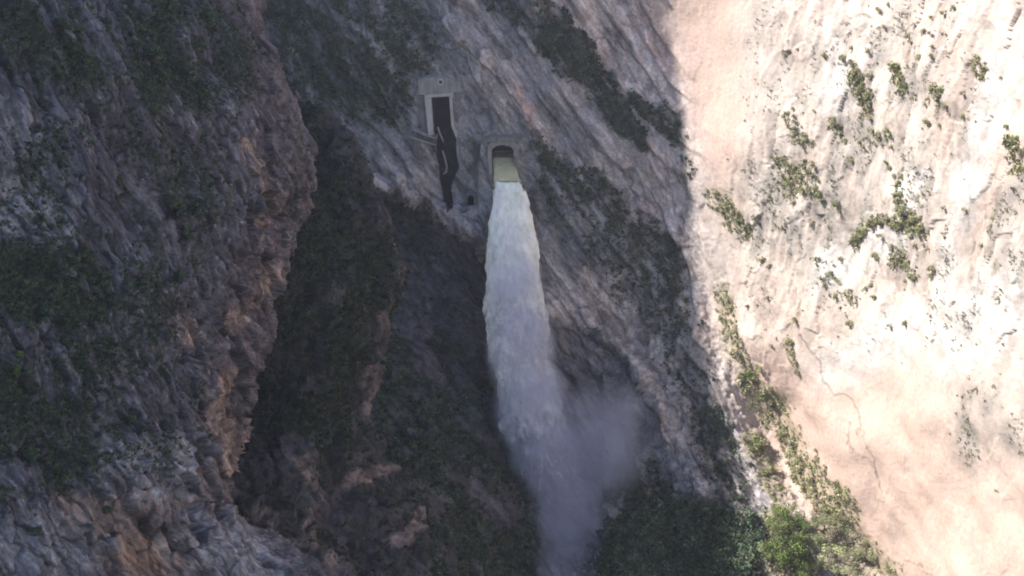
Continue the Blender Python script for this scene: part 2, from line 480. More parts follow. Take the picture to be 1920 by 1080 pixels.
# the sunlit cliff: sunlight put into paler, warmer rock tones
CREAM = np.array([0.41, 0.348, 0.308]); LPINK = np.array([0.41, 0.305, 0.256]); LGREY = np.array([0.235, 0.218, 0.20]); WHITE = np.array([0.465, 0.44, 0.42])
cl = np.tile(CREAM, (len(Pf), 1))
pk2 = np.maximum.reduce([blob(wx, wy, 1620, 860, 240, 190, 30, 0.5), blob(wx, wy, 1820, 1040, 220, 190, 0, 0.5), blob(wx, wy, 1330, 100, 60, 260, -6, 0.5), blob(wx, wy, 1480, 760, 70, 130, -28, 0.4), blob(wx, wy, 1870, 330, 50, 260, 25, 0.6)*0.6, np.clip(nC * 2.2, 0, 1) * 0.7])
cl = mixc(cl, LPINK, np.clip(pk2 * (0.95 + 0.5 * nE), 0, 1))
gm = np.maximum.reduce([blob(wx, wy, 1640, 300, 190, 300, 10, 0.5), blob(wx, wy, 1500, 420, 130, 160, 0, 0.5), blob(wx, wy, 1850, 480, 110, 200, 30, 0.5), blob(wx, wy, 1450, 130, 60, 150, -10, 0.6) * 0.6, blob(wx, wy, 1840, 800, 70, 110, -20, 0.6)])
cl = mixc(cl, LGREY, np.clip(gm * sst(-0.30, 0.15, nE + 0.5 * nD), 0, 1) * 0.8)
wm = np.maximum.reduce([blob(wx, wy, 1650, 640, 130, 45, -30, 0.6), blob(wx, wy, 1850, 600, 130, 60, -35, 0.6), stroke(wx, wy, [(1730,330,22),(1690,430,26),(1560,500,40)]), stroke(wx, wy, [(1880,130,34),(1800,420,24),(1760,560,20)]) * 0.8, blob(wx, wy, 1560, 150, 26, 60)])
cl = mixc(cl, WHITE, np.clip(wm * (0.75 + 1.2 * nD), 0, 1))
spk = sst(0.06, 0.34, nD) * (0.15 + 0.85 * gm) * (1 - smoothl)
cl = mixc(cl, np.array([0.11, 0.095, 0.072]), np.clip(spk, 0, 1) * 0.55)
cl = cl * (1 + (1 - 0.85 * smoothl[:, None]) * (0.30 * nD[:, None] + 0.22 * nE[:, None]))
for crack in ([(1500,560,3),(1520,640,3),(1560,720,2),(1600,770,2.4),(1625,850,2.2),(1640,930,2)], [(1590,785,1.6),(1592,830,1.6),(1640,900,2),(1641,955,1.6)], [(1690,250,2),(1698,380,3)],
              [(1660,1040,2.6),(1740,1060,2.4),(1770,1090,2.4)], [(1490,830,2.6),(1540,930,2.4)]):
    cl = mixc(cl, np.array([0.12, 0.09, 0.07]), stroke(wx * 0.9 + Xf * 0.1, wy * 0.9 + Yf * 0.1, [(q[0], q[1], q[2] * 0.8) for q in crack], 0.7) * 0.6 * sst(-0.25, 0.1, nD + 0.1))
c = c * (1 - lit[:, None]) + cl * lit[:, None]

# where plants grow
veg = np.zeros(len(Pf))
for pts, k in (([(950,-30,44),(1010,30,38),(1070,100,38),(1125,165,30),(1165,225,20),(1205,270,14)], 0.95), ([(1195,190,16),(1245,215,22),(1285,262,16)], 0.85), ([(1285,300,8),(1300,325,10)], 0.9),
               ([(985,240,13),(1030,300,24),(1080,330,28),(1130,370,32),(1190,420,32),(1235,470,34),(1270,540,26),(1290,590,16)], 0.9), ([(1010,340,40),(1090,400,50),(1150,460,50)], 0.42),
               ([(1190,520,40),(1260,600,46),(1310,720,42),(1345,830,44)], 0.42), ([(1330,780,40),(1370,900,40)], 0.6)):
    veg = np.maximum(veg, k * stroke(wx, wy, pts, 0.4))
veg = np.maximum(veg, 0.95 * blob(wx, wy, 610, 80, 190, 130, 0, 0.35))
veg = np.maximum(veg, 0.7 * blob(wx, wy, 700, 170, 85, 70, 0, 0.4))
veg = np.maximum(veg, 1.1 * blob(wx, wy, 1285, 1040, 150, 100, 0, 0.3))
veg = np.maximum(veg, 1.0 * blob(wx, wy, 1200, 930, 50, 60, 0, 0.5) * 0.8)
veg = np.maximum(veg, under * np.where(wx < 960, 1, 0) * np.where(wy > 640, 0.75, 0.3) * sst(-0.25, 0.1, nC + 0.35 * np.clip((780 - wx) / 200, 0, 1)))
veg = np.maximum(veg, sst(650, 780, wy) * (wx < 1010) * 0.9 * sst(-0.2, 0.12, nC + 0.12))
veg = veg * (1 - lit) * (1 - np.clip(conc * 1.2, 0, 1)) * (1 - ins)
vegshade = np.clip(veg * (0.78 + 2.2 * nA + 1.1 * nB), 0, 1)
# plants in the sun
vl = np.zeros(len(Pf))
for pts, k in (([(1335,360,16),(1370,400,22),(1400,440,16)], 0.5), ([(1350,540,14),(1365,600,18),(1380,660,18)], 0.7), ([(1395,700,18),(1430,740,30),(1455,780,24)], 0.9), ([(1455,780,16),(1490,840,20),(1530,910,26),(1575,960,30)], 0.95),
               ([(1410,810,14),(1440,870,20),(1460,940,20)], 0.9), ([(1450,975,26),(1480,1040,50),(1490,1100,60)], 1.2), ([(1540,980,30),(1600,1040,50),(1660,1080,40)], 1.0), ([(1500,690,5),(1490,640,9)], 0.6)):
    vl = np.maximum(vl, k * stroke(wx, wy, pts, 0.4))
c = mixc(c, VEG * 1.3, np.clip(vegshade * 0.9, 0, 1))
c = mixc(c, np.array([0.20, 0.17, 0.11]), np.clip(vl * 0.65, 0, 1))
stk = fbm(rot_coords(Pf, 56, 11) / 1.1 + 60, 3, 0.6); stl = fbm(np.stack([Pf[:, 0], Pf[:, 1], Pf[:, 2] / 6], -1) / 1.6 + 60, 3, 0.6)
c = c * (1 + (1 - lit[:, None]) * (0.6 - 0.35 * hi[:, None]) * (1 - 0.8 * np.clip(conc, 0, 1)[:, None]) * stk[:, None] + lit[:, None] * (0.22 - 0.15 * smoothl[:, None]) * stl[:, None])
crk = (1 - lit) * np.maximum(1 - sst(0.0, 0.09, eA), 0.7 * (1 - sst(0, 0.07, eB))) * sst(-0.2, 0.2, nA + 0.1)
c = c * (1 + (1 - lit[:, None]) * (0.35 * (iA - 0.5) + 0.4 * (iB - 0.5) + 0.45 * (iC - 0.5))[:, None] + lit[:, None] * ((1 - 0.8 * smoothl) * (0.28 * (iL - 0.5) + 0.28 * (iM - 0.5)))[:, None]) * (1 - 0.3 * crk[:, None]) * (1 - 0.35 * (bedamp * (1 - sst(0, 0.12, bf1)))[:, None])
c = np.clip(c, 0.012, 0.8)

def build_cliff():
    F = grid_faces(H, W)
    cx, cy = Xf[F].mean(1), Yf[F].mean(1)
    hole = inpoly(cx, cy, [(920,310),(920,285),(926,276),(943,272),(958,276),(964,285),(966,310)]) | inpoly(cx, cy, [(808,181),(843,181),(848,236),(813,236)]) | inpoly(cx, cy, [(876,384),(876,371),(882,366),(888,371),(889,384)])
    F = F[~hole]; cx, cy = cx[~hole], cy[~hole]
    right = cx > polyx(CREASE, cy) - 30
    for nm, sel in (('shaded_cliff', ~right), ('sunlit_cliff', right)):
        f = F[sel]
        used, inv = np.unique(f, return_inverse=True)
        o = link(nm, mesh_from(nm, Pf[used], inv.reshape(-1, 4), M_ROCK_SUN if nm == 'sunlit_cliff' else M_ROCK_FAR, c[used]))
        tag(o, kind='structure')
build_cliff()
BACK = dict(P=Pf, N=N.reshape(-1, 3), X=Xf, Y=Yf, veg=vegshade, vl=vl, lit=lit)

# ------------------------------------------------------------------ terrain: nearer ridges, each a rounded body turning away behind its crest
def ridge_body(name, edge, left, D_of, y0, y1, step, wrap, mat, round_px):
    """edge: crest polyline (px,py) ordered by py; surface spans from 'left' px to the crest, then turns away from the camera"""
    ys = np.concatenate([np.linspace(y0 - 24, y0, 6)[:-1], np.arange(y0, y1, step), np.linspace(y1 + 2, y1 + 450, 40)])
    wmax = max(p[0] for p in edge) - left
    nu = int(wmax / step)
    u = np.concatenate([np.linspace(0, 1, nu), 1 + np.linspace(0, 1, 46)[1:]])
    U, Yg = np.meshgrid(u, ys)
    E = polyx(edge, Yg)
    jag = perlin(np.stack([Yg.ravel() / 38., np.zeros(Yg.size) + 3.3, np.zeros(Yg.size)], -1)).reshape(Yg.shape) * 2.5 + perlin(np.stack([Yg.ravel() / 15., np.zeros(Yg.size) + 8.3, np.zeros(Yg.size)], -1)).reshape(Yg.shape) * 0.4
    E = E + jag
    Ul = np.minimum(U, 1)
    Xg = left + (E - left) * Ul
    tail = np.clip(U - 1, 0, 1)
    Dg = D_of(Xg, Yg)
    q = np.clip(1 - (E - Xg) / round_px, 0, 1)
    Dg = Dg + wrap * 0.10 * (1 - np.sqrt(np.maximum(1 - q**2, 0)))
    Dg = Dg + wrap * (0.12 * np.sqrt(tail) + 0.88 * tail**1.3)
    # keep the hidden flank inside the silhouette
    Xg = Xg - 70 * tail**1.1 * np.sign(1)
    return Xg, Yg, Dg, U

LEFT_EDGE = [(455,-600),(468,-60),(490,60),(520,150),(560,215),(580,285),(574,350),(545,430),(522,510),(496,580),(500,650),(475,700),(445,780),(440,850),(412,905),(390,950),(440,985),(500,1005),(560,1040),(620,1090),(700,1600)]
LEFT_D = TPS([(-300,0,112),(0,0,132),(300,0,165),(480,0,190),(0,540,112),(300,540,136),(540,300,178),(500,540,168),(0,1080,96),(300,1080,112),(440,850,140),(560,1080,128),(150,270,134),(-1200,300,60),(-1200,1000,50),(-300,-600,150),(480,-600,225),(200,1500,95)])
MID_EDGE = [(440,-500),(480,120),(545,190),(605,232),(640,262),(690,335),(725,400),(745,470),(752,525),(742,600),(716,690),(690,750),(680,800),(720,850),(770,900),(800,960),(800,1010),(780,1060),(760,1100),(700,1600)]
MID_D = TPS([(300,0,262),(600,220,250),(690,350,244),(500,500,210),(600,600,214),(745,560,234),(500,900,190),(600,800,205),(680,800,222),(600,1080,172),(780,1080,190),(790,950,215),(450,1080,160),(400,700,210),(560,-400,280),(600,1500,140)])

def build_left():
    Xg, Yg, Dg, U = ridge_body('left', LEFT_EDGE, -260, LEFT_D, -80, 1150, 2.1, 55, None, 120)
    H, W = Xg.shape
    P = unproj(Xg, Yg, Dg); N = grid_normals(P)
    Pf = P.reshape(-1, 3); X, Y = Xg.ravel(), Yg.ravel()
    Q = rot_coords(Pf, 66, 3.8)
    big = fbm(Pf / 15., 3); ridge = fbm(Q / 4.2, 4, 0.55, True); med = fbm(Q / 1.5 + 5, 4, 0.6)
    Qw = Q + np.stack([perlin(Pf / 2. + 3), perlin(Pf / 2. + 13), perlin(Pf / 2. + 23)], -1) * 0.5
    hA, eA, iA = plates(Qw / 3.0, 1.2); hB, eB, iB = plates(Qw / 1.15 + 40, 1.1); hC, eC, iC = plates(Qw / 0.48 + 80, 1.0)
    slab = np.maximum(blob(X, Y, 300, 900, 170, 130, -20, 0.5), stroke(X, Y, [(490,330,40),(470,480,50),(410,700,60),(400,860,50)]))
    disp = big * 2.6 + ridge * 0.6 + med * 0.4 + hA * (0.8 + 0.9 * slab) + hB * (0.42 + 0.3 * slab) + hC * (0.17 + 0.08 * slab) - 0.25 * (1 - sst(0, 0.12, eA))
    # stepped slabs near the foot of the cliff
    b1, g1 = bedding(Pf, 62, 4.2, 4.0); b2, g2 = bedding(Pf, 70, 1.7, 14.0)
    disp = disp + (0.5 + 0.5 * slab) * (b1 * 1.3 + b2 * 0.55)
    tl = np.clip(U.ravel() - 1, 0, 1)
    disp *= 1 - 0.5 * sst(0.02, 0.3, tl)
    P = P + N * disp.reshape(H, W, 1); N = grid_normals(P); Pf = P.reshape(-1, 3)
    wx = X + 26 * fbm(Pf / 4., 3) + 7 * perlin(Pf / 0.8); wy = Y + 26 * fbm(Pf / 4. + 31, 3) + 7 * perlin(Pf / 0.8 + 9)
    nA = fbm(Q / 2.4 + 3, 5, 0.6); nB = fbm(Q / 0.7 + 8, 4, 0.65); nC = fbm(Pf / 9. + 50, 4)
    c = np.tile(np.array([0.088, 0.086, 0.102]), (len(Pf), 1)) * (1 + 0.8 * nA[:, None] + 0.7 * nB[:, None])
    br = np.clip(np.maximum.reduce([stroke(wx, wy, [(430,-20,50),(480,130,50),(520,260,50),(530,380,40)]), blob(wx, wy, 300, 260, 140, 160) * 0.5, np.clip(nC * 2, 0, 1) * 0.6, stroke(wx, wy, [(480,450,50),(430,650,60),(400,850,60),(300,1000,120)])]), 0, 1)
    c = mixc(c, np.array([0.115, 0.088, 0.090]), br * 0.75) * (1 + 0.3 * nB[:, None])
    orr = np.maximum.reduce([stroke(wx, wy, [(455,255,8),(480,340,22),(490,390,16),(470,440,8)]), stroke(wx, wy, [(505,500,9),(470,560,16),(420,620,10)]), stroke(wx, wy, [(430,700,16),(395,740,20),(420,830,22),(385,900,22)]), blob(wx, wy, 160, 970, 70, 38, 20), blob(wx, wy, 290, 1035, 100, 46, 0), blob(wx, wy, 340, 620, 22, 34, -30) * 0.7,
                              stroke(wx, wy, [(235,960,30),(330,930,30),(390,880,20)]) * 0.7])
    c = mixc(c, np.array([0.275, 0.195, 0.15]) * (1 + 0.6 * nB[:, None] + 0.5 * nA[:, None]), np.clip(orr * (0.75 + 1.2 * nA), 0, 1) * 0.85)
    brn = blob(wx, wy, 262, 1040, 60, 40, -25)
    c = mixc(c, np.array([0.16, 0.085, 0.045]), brn * np.clip(0.6 + nA, 0, 1) * 0.8)
    pl = np.maximum.reduce([blob(wx, wy, 290, 880, 80, 70, -30), blob(wx, wy, 190, 860, 46, 40, 0) * 0.8, blob(wx, wy, 420, 1030, 120, 50, 20) * 0.8, blob(wx, wy, 80, 1020, 100, 70) * 0.55, blob(wx, wy, 60, 400, 90, 60, 30) * 0.6, blob(wx, wy, 30, 260, 50, 60) * 0.4])
    c = mixc(c, np.array([0.275, 0.262, 0.275]) * (1 + 0.5 * nB[:, None]), np.clip(pl * (0.8 + 1.4 * nA), 0, 1) * 0.9)
    c = mixc(c, np.array([0.28, 0.27, 0.29]), sst(0.22, 0.45, nB + 0.3 * nA) * 0.75)
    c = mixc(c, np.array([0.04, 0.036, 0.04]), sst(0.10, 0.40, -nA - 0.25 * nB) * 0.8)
    veg = np.maximum.reduce([0.9 * blob(wx, wy, 330, 90, 160, 120), 0.8 * blob(wx, wy, 90, 90, 120, 110), 0.55 * blob(wx, wy, 330, 330, 90, 110), 1.0 * blob(wx, wy, 80, 540, 170, 90), 0.8 * blob(wx, wy, 90, 690, 180, 110), 0.75 * blob(wx, wy, 40, 850, 110, 100),
                             0.5 * blob(wx, wy, 260, 650, 100, 150), 0.85 * blob(wx, wy, 220, 800, 36, 22), 0.4 * blob(wx, wy, 200, 400, 220, 220), 0.4 * blob(wx, wy, 560, 330, 40, 100), 0.35 * blob(wx, wy, 130, 780, 300, 120)])
    veg = np.clip(veg * (0.5 + 2.0 * nC + 1.6 * nA), 0, 1) * (1 - np.clip(orr, 0, 1))
    c = mixc(c, np.array([0.050, 0.058, 0.045]), np.clip(veg * 0.75, 0, 1))
    stk = fbm(rot_coords(Pf, 64, 10) / 0.5 + 60, 4, 0.65)
    c = c * (1 + 0.75 * stk[:, None])
    c = c * (1 + (0.4 * (iA - 0.5) + 0.5 * (iB - 0.5) + 0.6 * (iC - 0.5))[:, None]) * (1 - 0.6 * np.maximum(1 - sst(0, 0.09, eA), 0.7 * (1 - sst(0, 0.07, eB))))[:, None]
    c = np.clip(c, 0.012, 0.6)
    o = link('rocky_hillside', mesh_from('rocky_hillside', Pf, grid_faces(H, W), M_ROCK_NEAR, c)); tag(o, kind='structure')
    return dict(P=Pf, N=N.reshape(-1, 3), X=X, Y=Y, veg=veg * (U.ravel() < 1.05))

def build_mid():
    Xg, Yg, Dg, U = ridge_body('mid', MID_EDGE, 330, lambda a, b: 0.9 * MID_D(a, b), 100, 1150, 2.1, 16, None, 110)
    H, W = Xg.shape
    P = unproj(Xg, Yg, Dg); N = grid_normals(P)
    Pf = P.reshape(-1, 3); X, Y = Xg.ravel(), Yg.ravel()
    Q = rot_coords(Pf, 105, 2.4)
    big = fbm(Pf / 22., 3); ridge = fbm(Q / 7., 4, 0.55, True); med = fbm(Q / 2.2 + 5, 4, 0.6)
    hA, eA, iA = plates(Q / 5., 1.2); hB, eB, iB = plates(Q / 1.8 + 40, 1.1)
    disp = big * 4.5 + ridge * 1.2 + med * 0.8 + hA * 1.6 + hB * 0.8
    tl = np.clip(U.ravel() - 1, 0, 1)
    disp *= 1 - 0.5 * sst(0.02, 0.3, tl)
    P = P + N * disp.reshape(H, W, 1); N = grid_normals(P); Pf = P.reshape(-1, 3)
    wx = X + 26 * fbm(Pf / 7., 3) + 7 * perlin(Pf / 1.3); wy = Y + 26 * fbm(Pf / 7. + 31, 3) + 7 * perlin(Pf / 1.3 + 9)
    nA = fbm(Q / 3.6 + 3, 5, 0.6); nB = fbm(Q / 1.1 + 8, 4, 0.65); nC = fbm(Pf / 14. + 50, 4)
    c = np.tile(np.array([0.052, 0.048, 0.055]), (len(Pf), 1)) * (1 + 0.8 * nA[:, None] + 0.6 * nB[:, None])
    pl = np.maximum.reduce([0.6 * stroke(wx, wy, [(738,560,10),(725,620,14),(700,700,10),(690,760,10)]), stroke(wx, wy, [(750,865,8),(700,890,14),(655,900,16)]), stroke(wx, wy, [(860,920,10),(800,960,14),(735,1030,12)]), blob(wx, wy, 490, 985, 40, 30), blob(wx, wy, 590, 1050, 50, 40) * 0.8, stroke(wx, wy, [(560,860,16),(600,960,20),(540,1060,24)]) * 0.6, stroke(wx, wy, [(745,430,4),(752,500,6)])])
    c = mixc(c, np.array([0.24, 0.185, 0.165]) * (1 + 0.5 * nB[:, None]), np.clip(pl * (0.65 + 1.5 * nA), 0, 1) * 0.9)
    c = mixc(c, np.array([0.22, 0.21, 0.21]), sst(0.28, 0.5, nB + 0.3 * nA) * 0.5)
    veg = np.clip((0.85 - 0.5 * sst(780, 900, wy)) * (0.75 + 1.7 * nC + 0.9 * nA), 0, 1) * (1 - np.clip(pl, 0, 1))
    c = mixc(c, np.array([0.034, 0.040, 0.032]), veg * 0.85)
    c = c * (1 + (0.5 * (iA - 0.5) + 0.7 * (iB - 0.5))[:, None])
    c = np.clip(c, 0.012, 0.5)
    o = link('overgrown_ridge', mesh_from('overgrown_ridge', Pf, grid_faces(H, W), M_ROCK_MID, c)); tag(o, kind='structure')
    return dict(P=Pf, N=N.reshape(-1, 3), X=X, Y=Y, veg=veg * (U.ravel() < 1.05))

LEFT = build_left()
MID = build_mid()

# ------------------------------------------------------------------ unseen rim high on the left, its skyline shaped to shade the portal cliff
S3 = np.array(SUN)
ER = np.cross(np.array([-S3[0], -S3[1], 0]) / math.hypot(S3[0], S3[1]), [0, 0, 1.0])
EV = np.cross(ER, -S3)
def build_rim():
    tp = [BACK['P'][int(np.argmin(np.abs(BACK['X'] - x + 28) + np.abs(BACK['Y'] - y)))] for x, y in TERM]
    sky_line = [(-1100, 330), (-560, 300), (-420, 220)] + [(float(p @ ER), float(p @ EV)) for p in tp] + \
        [(-264, 70), (-258, 86), (-248, 89), (-236, 92), (-222, 96), (-205, 104), (-180, 113), (-140, 117), (-110, 110), (-60, 100), (100, 80), (700, 70)]
    a = np.array(sky_line)
    t = np.concatenate([[0], np.cumsum(np.hypot(np.diff(a[:, 0]), np.diff(a[:, 1])))])
    tt = np.arange(0, t[-1], 2.5)
    r = np.interp(tt, t, a[:, 0]); v = np.interp(tt, t, a[:, 1])
    n1 = perlin(np.stack([tt / 16., tt * 0, tt * 0 + 4], -1)); n2 = perlin(np.stack([tt / 6., tt * 0, tt * 0 + 9], -1))
    r = r + 1.6 * n1 + 0.8 * n2; v = v + 1.2 * n2
    rows = []
    for k in np.linspace(0, 1, 70):                     # front face, bottom to skyline
        rows.append((r, -260 + (v + 260) * k, 430 + 40 * k + 0 * v))
    for k in np.linspace(0, 1, 30)[1:]:                 # back slope
        rows.append((r, v - 200 * k**1.5, 470 + 160 * k + 0 * v))
    R = np.array([q[0] for q in rows]); V = np.array([q[1] for q in rows]); Sd = np.array([q[2] for q in rows])
    P = R[..., None] * ER + V[..., None] * EV + Sd[..., None] * S3
    nn = fbm(P.reshape(-1, 3) / 40., 4, 0.55, True).reshape(R.shape)
    P = P + (nn * 14)[..., None] * S3
    q = P.reshape(-1, 3); g = fbm(q / 25., 4)
    c = np.tile(np.array([0.17, 0.15, 0.14]), (len(q), 1)) * (1 + 0.8 * g[:, None])
    c = mixc(c, np.array([0.04, 0.05, 0.03]), sst(-0.05, 0.15, fbm(q / 33. + 60, 4)))
    o = link('unseen_rim', mesh_from('unseen_rim', q, grid_faces(*R.shape), M_ROCK_FAR, np.clip(c, 0.01, 0.6))); tag(o, kind='structure')
build_rim()

def build_ground():
    g = np.linspace(-1500, 1500, 60)
    X, Y = np.meshgrid(g, g[::-1])
    p = np.stack([X, Y + 200, -60 + 6 * fbm(np.stack([X.ravel() / 90., Y.ravel() / 90., X.ravel() * 0], -1), 3).reshape(X.shape)], -1).reshape(-1, 3)
    o = link('ground', mesh_from('ground', p, grid_faces(60, 60), M_ROCK_FAR, np.tile(np.array([0.16, 0.15, 0.13]), (len(p), 1)))); tag(o, kind='structure')
build_ground()
# ------------------------------------------------------------------ the two concrete outlets
def empty(name, loc):
    o = bpy.data.objects.new(name, None); COL.objects.link(o); o.location = loc
    o.empty_display_size = 0.5
    return o

class MB:
    """collects pieces given in place coordinates into one mesh object"""
    def __init__(self): self.v = []; self.f = []
    def add(self, v, f):
        k = len(self.v); self.v += [tuple(p) for p in v]; self.f += [tuple(k + i for i in q) for q in f]
    def prism(self, poly, D0, D1):
        """polygon drawn in photograph pixels on the plane D0, run back to D1 straight along the tunnel axis"""
        a = [unproj(x, y, D0) for x, y in poly]; n = len(a)
        b = [p + np.array([0, D1 - D0, 0]) for p in a]
        f = [tuple(range(n)), tuple(range(2 * n - 1, n - 1, -1))] + [(i, i + n, (i + 1) % n + n, (i + 1) % n) for i in range(n)]
        self.add(a + b, f)
    def ring(self, inner, outer, D0, D1):
        ii = [unproj(x, y, D0) for x, y in inner]; oo = [unproj(x, y, D0) for x, y in outer]
        dd = np.array([0, D1 - D0, 0]); n = len(ii)
        v = ii + oo + [p + dd for p in ii] + [p + dd for p in oo]
        f = []
        for i in range(n - 1):
            j = i + 1
            f += [(i, j, n + j, n + i), (2*n + i, 3*n + i, 3*n + j, 2*n + j), (i, 2*n + i, 2*n + j, j), (n + i, n + j, 3*n + j, 3*n + i)]
        f += [(0, n, 3*n, 2*n), (n - 1, 2*n + n - 1, 3*n + n - 1, 2*n - 1)]
        self.add(v, f)
    def sheet(self, line, D0, D1, cap=True):
        a = [unproj(x, y, D0) for x, y in line]; n = len(a)
        b = [p + np.array([0, D1 - D0, 0]) for p in a]
        f = [(i, i + 1, n + i + 1, n + i) for i in range(n - 1)]
        if cap: f.append(tuple(range(n, 2 * n)))
        self.add(a + b, f)
    def tube(self, pts, r, k=8):
        pts = [np.array(p, float) for p in pts]; v = []
        for i, p in enumerate(pts):
            d = pts[min(i + 1, len(pts) - 1)] - pts[max(i - 1, 0)]; d /= np.linalg.norm(d)
            s = np.cross(d, [0.3, 1, 0.1]); s /= np.linalg.norm(s); t = np.cross(d, s)
            v += [p + r * (math.cos(2*math.pi*q/k) * s + math.sin(2*math.pi*q/k) * t) for q in range(k)]
        f = [(i*k + q, i*k + (q+1) % k, (i+1)*k + (q+1) % k, (i+1)*k + q) for i in range(len(pts) - 1) for q in range(k)]
        f += [tuple(range(k))[::-1], tuple(range((len(pts)-1)*k, len(pts)*k))]
        self.add(v, f)
    def build(self, name, mat, parent=None, bevel=0.0, smooth=False):
        me = bpy.data.meshes.new(name); 
        off = np.array(parent.matrix_basis.translation) if parent is not None else np.zeros(3)
        if parent is not None and parent.parent is not None: off = off + np.array(parent.parent.matrix_basis.translation)
        me.from_pydata([tuple(np.array(p) - off) for p in self.v], [], self.f)
        me.materials.append(mat); me.update()
        if smooth:
            me.polygons.foreach_set('use_smooth', np.ones(len(me.polygons), bool))
        o = link(name, me, parent)
        if bevel:
            b = o.modifiers.new('bevel', 'BEVEL'); b.width = bevel; b.segments = 2; b.limit_method = 'ANGLE'
        return o

def arch(x0, x1, ys, yc, yb, n=12):
    """opening outline from bottom left over the crown to bottom right"""
    pts = [(x0, yb), (x0, ys)]
    cx, rx = (x0 + x1) / 2, (x1 - x0) / 2
    pts += [(cx - rx * math.cos(math.pi * k / n), ys - (ys - yc) * math.sin(math.pi * k / n)) for k in range(1, n)]
    return pts + [(x1, ys), (x1, yb)]

DP = 342.6          # face of the water tunnel portal
def build_tunnel():
    t = empty('tunnel_portal', unproj(943, 318, DP))
    tag(t, 'grey concrete arched tunnel mouth spouting water from the shaded cliff', 'tunnel')
    inn = arch(922, 963, 284, 272, 322); out = arch(914.5, 972, 274, 262, 322)
    m = MB(); m.ring(inn, out, DP, DP + 5); m.build('arch_frame', M_CONC, t, 0.12)
    m = MB(); m.sheet(arch(921.4, 963.6, 284, 271.4, 322) + [(921.4, 322)], DP + 0.6, DP + 26, True); m.build('tunnel_lining', M_LINING, t)
    m = MB(); m.prism([(910, 262), (918, 258), (966, 258), (976, 263), (976, 267), (910, 267)], DP - 0.5, DP + 4); m.build('brow_slab', M_CONC_D, t, 0.15)
    m = MB(); m.prism([(914, 300), (921.5, 300), (924.5, 338), (918, 338)], DP - 1.2, DP + 4); m.build('wing_wall', M_CONC, t, 0.15)
    m = MB(); m.prism([(964.5, 296), (969, 296), (977, 340), (972, 340)], DP - 1.4, DP + 4); m.build('wing_wall', M_CONC_D, t, 0.15)
    m = MB(); m.prism([(922, 316), (964, 316), (966, 330), (924, 330)], DP - 0.2, DP + 6); m.build('sill', M_DARK, t)
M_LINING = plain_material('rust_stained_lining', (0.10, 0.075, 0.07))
build_tunnel()

DG = 350.6
def build_gate():
    t = empty('gate_opening', unproj(828, 245, DG))
    tag(t, 'tall dark rectangular gate opening under a concrete headwall with round port', 'gate opening')
    m = MB()
    # headwall with a round hole
    n = 20
    hole = [(826 + 3.6 * math.cos(2*math.pi*k/n), 154 + 3.6 * math.sin(2*math.pi*k/n)) for k in range(n)]
    outl = []
    box = [(868, 171), (845, 174), (786, 178.5), (783, 150), (800, 146), (826, 143), (845, 148), (862, 160)]
    def hit(ang):
        c, s_ = math.cos(ang), math.sin(ang); best = None
        for k in range(len(box)):
            (x0, y0), (x1, y1) = box[k], box[(k + 1) % len(box)]
            dx, dy = x1 - x0, y1 - y0; den = c * dy - s_ * dx
            if abs(den) < 1e-9: continue
            tt = ((x0 - 826) * dy - (y0 - 154) * dx) / den; u = ((x0 - 826) * s_ - (y0 - 154) * c) / den
            if tt > 0 and -1e-6 <= u <= 1 + 1e-6 and (best is None or tt < best): best = tt
        return (826 + best * c, 154 + best * s_)
    angs = sorted([2*math.pi*k/n for k in range(n)] + [math.atan2(y - 154, x - 826) % (2*math.pi) for x, y in box])
    inner = [(826 + 3.6 * math.cos(a), 154 + 3.6 * math.sin(a)) for a in angs]; outer = [hit(a) for a in angs]
    m.ring(inner + inner[:1], outer + outer[:1], DG, DG + 4)
    m.build('headwall', M_CONC, t)
    m = MB(); rr = [(826 + 6.4 * math.cos(a), 154 + 6.2 * math.sin(a)) for a in angs]
    m.ring(inner + inner[:1], rr + rr[:1], DG - 0.35, DG - 0.005); m.build('port_rim', M_PALE, t)
    m = MB(); m.sheet([(826 + 3.6 * math.cos(a), 154 + 3.6 * math.sin(a)) for a in angs + angs[:1]], DG + 0.4, DG + 5, True); m.build('port_barrel', M_DARK, t)
    m = MB(); m.prism([(796, 179), (850, 174.5), (850, 180), (796, 184)], DG - 0.8, DG + 3.5); m.build('lintel', M_PALE, t, 0.1)
    m = MB(); m.prism([(796, 184.2), (808, 183.4), (813, 252), (803, 256)], DG - 0.5, DG + 3); m.build('jamb', M_PALE, t, 0.1)
    m = MB(); m.prism([(842, 180.6), (847.5, 180.2), (851, 232), (858, 258), (855, 260), (846, 236)], DG - 0.5, DG + 3); m.build('jamb', M_PALE, t, 0.1)
    m = MB(); m.sheet([(808, 244), (807.6, 182), (843, 179.6), (848, 244), (808, 244)], DG + 0.8, DG + 24, True); m.build('gate_shaft', M_DARK, t)
    m = MB(); m.prism([(852.5, 176), (869, 172), (866, 186), (854, 192)], DG + 0.6, DG + 3); m.build('side_wall', M_CONC_D, t, 0.1)
    m = MB(); m.prism([(784, 180), (796, 180), (802, 250), (790, 244)], DG + 0.7, DG + 3); m.build('side_wall', M_CONC_D, t, 0.1)
    m = MB(); m.prism([(855, 258), (859.5, 258), (860, 286), (866, 312), (862, 315), (856, 290)], DG - 1.0, DG + 3); m.build('flume_wall', M_CONC, t, 0.1)
    m = MB(); m.prism([(813, 246), (848, 242), (849, 247), (815, 251)], DG + 2.2, DG + 5); m.build('sill', M_DARK, t, 0.1)
M_PALE = plain_material('pale_concrete', (0.36, 0.355, 0.355), 0.9, 0.3)
build_gate()

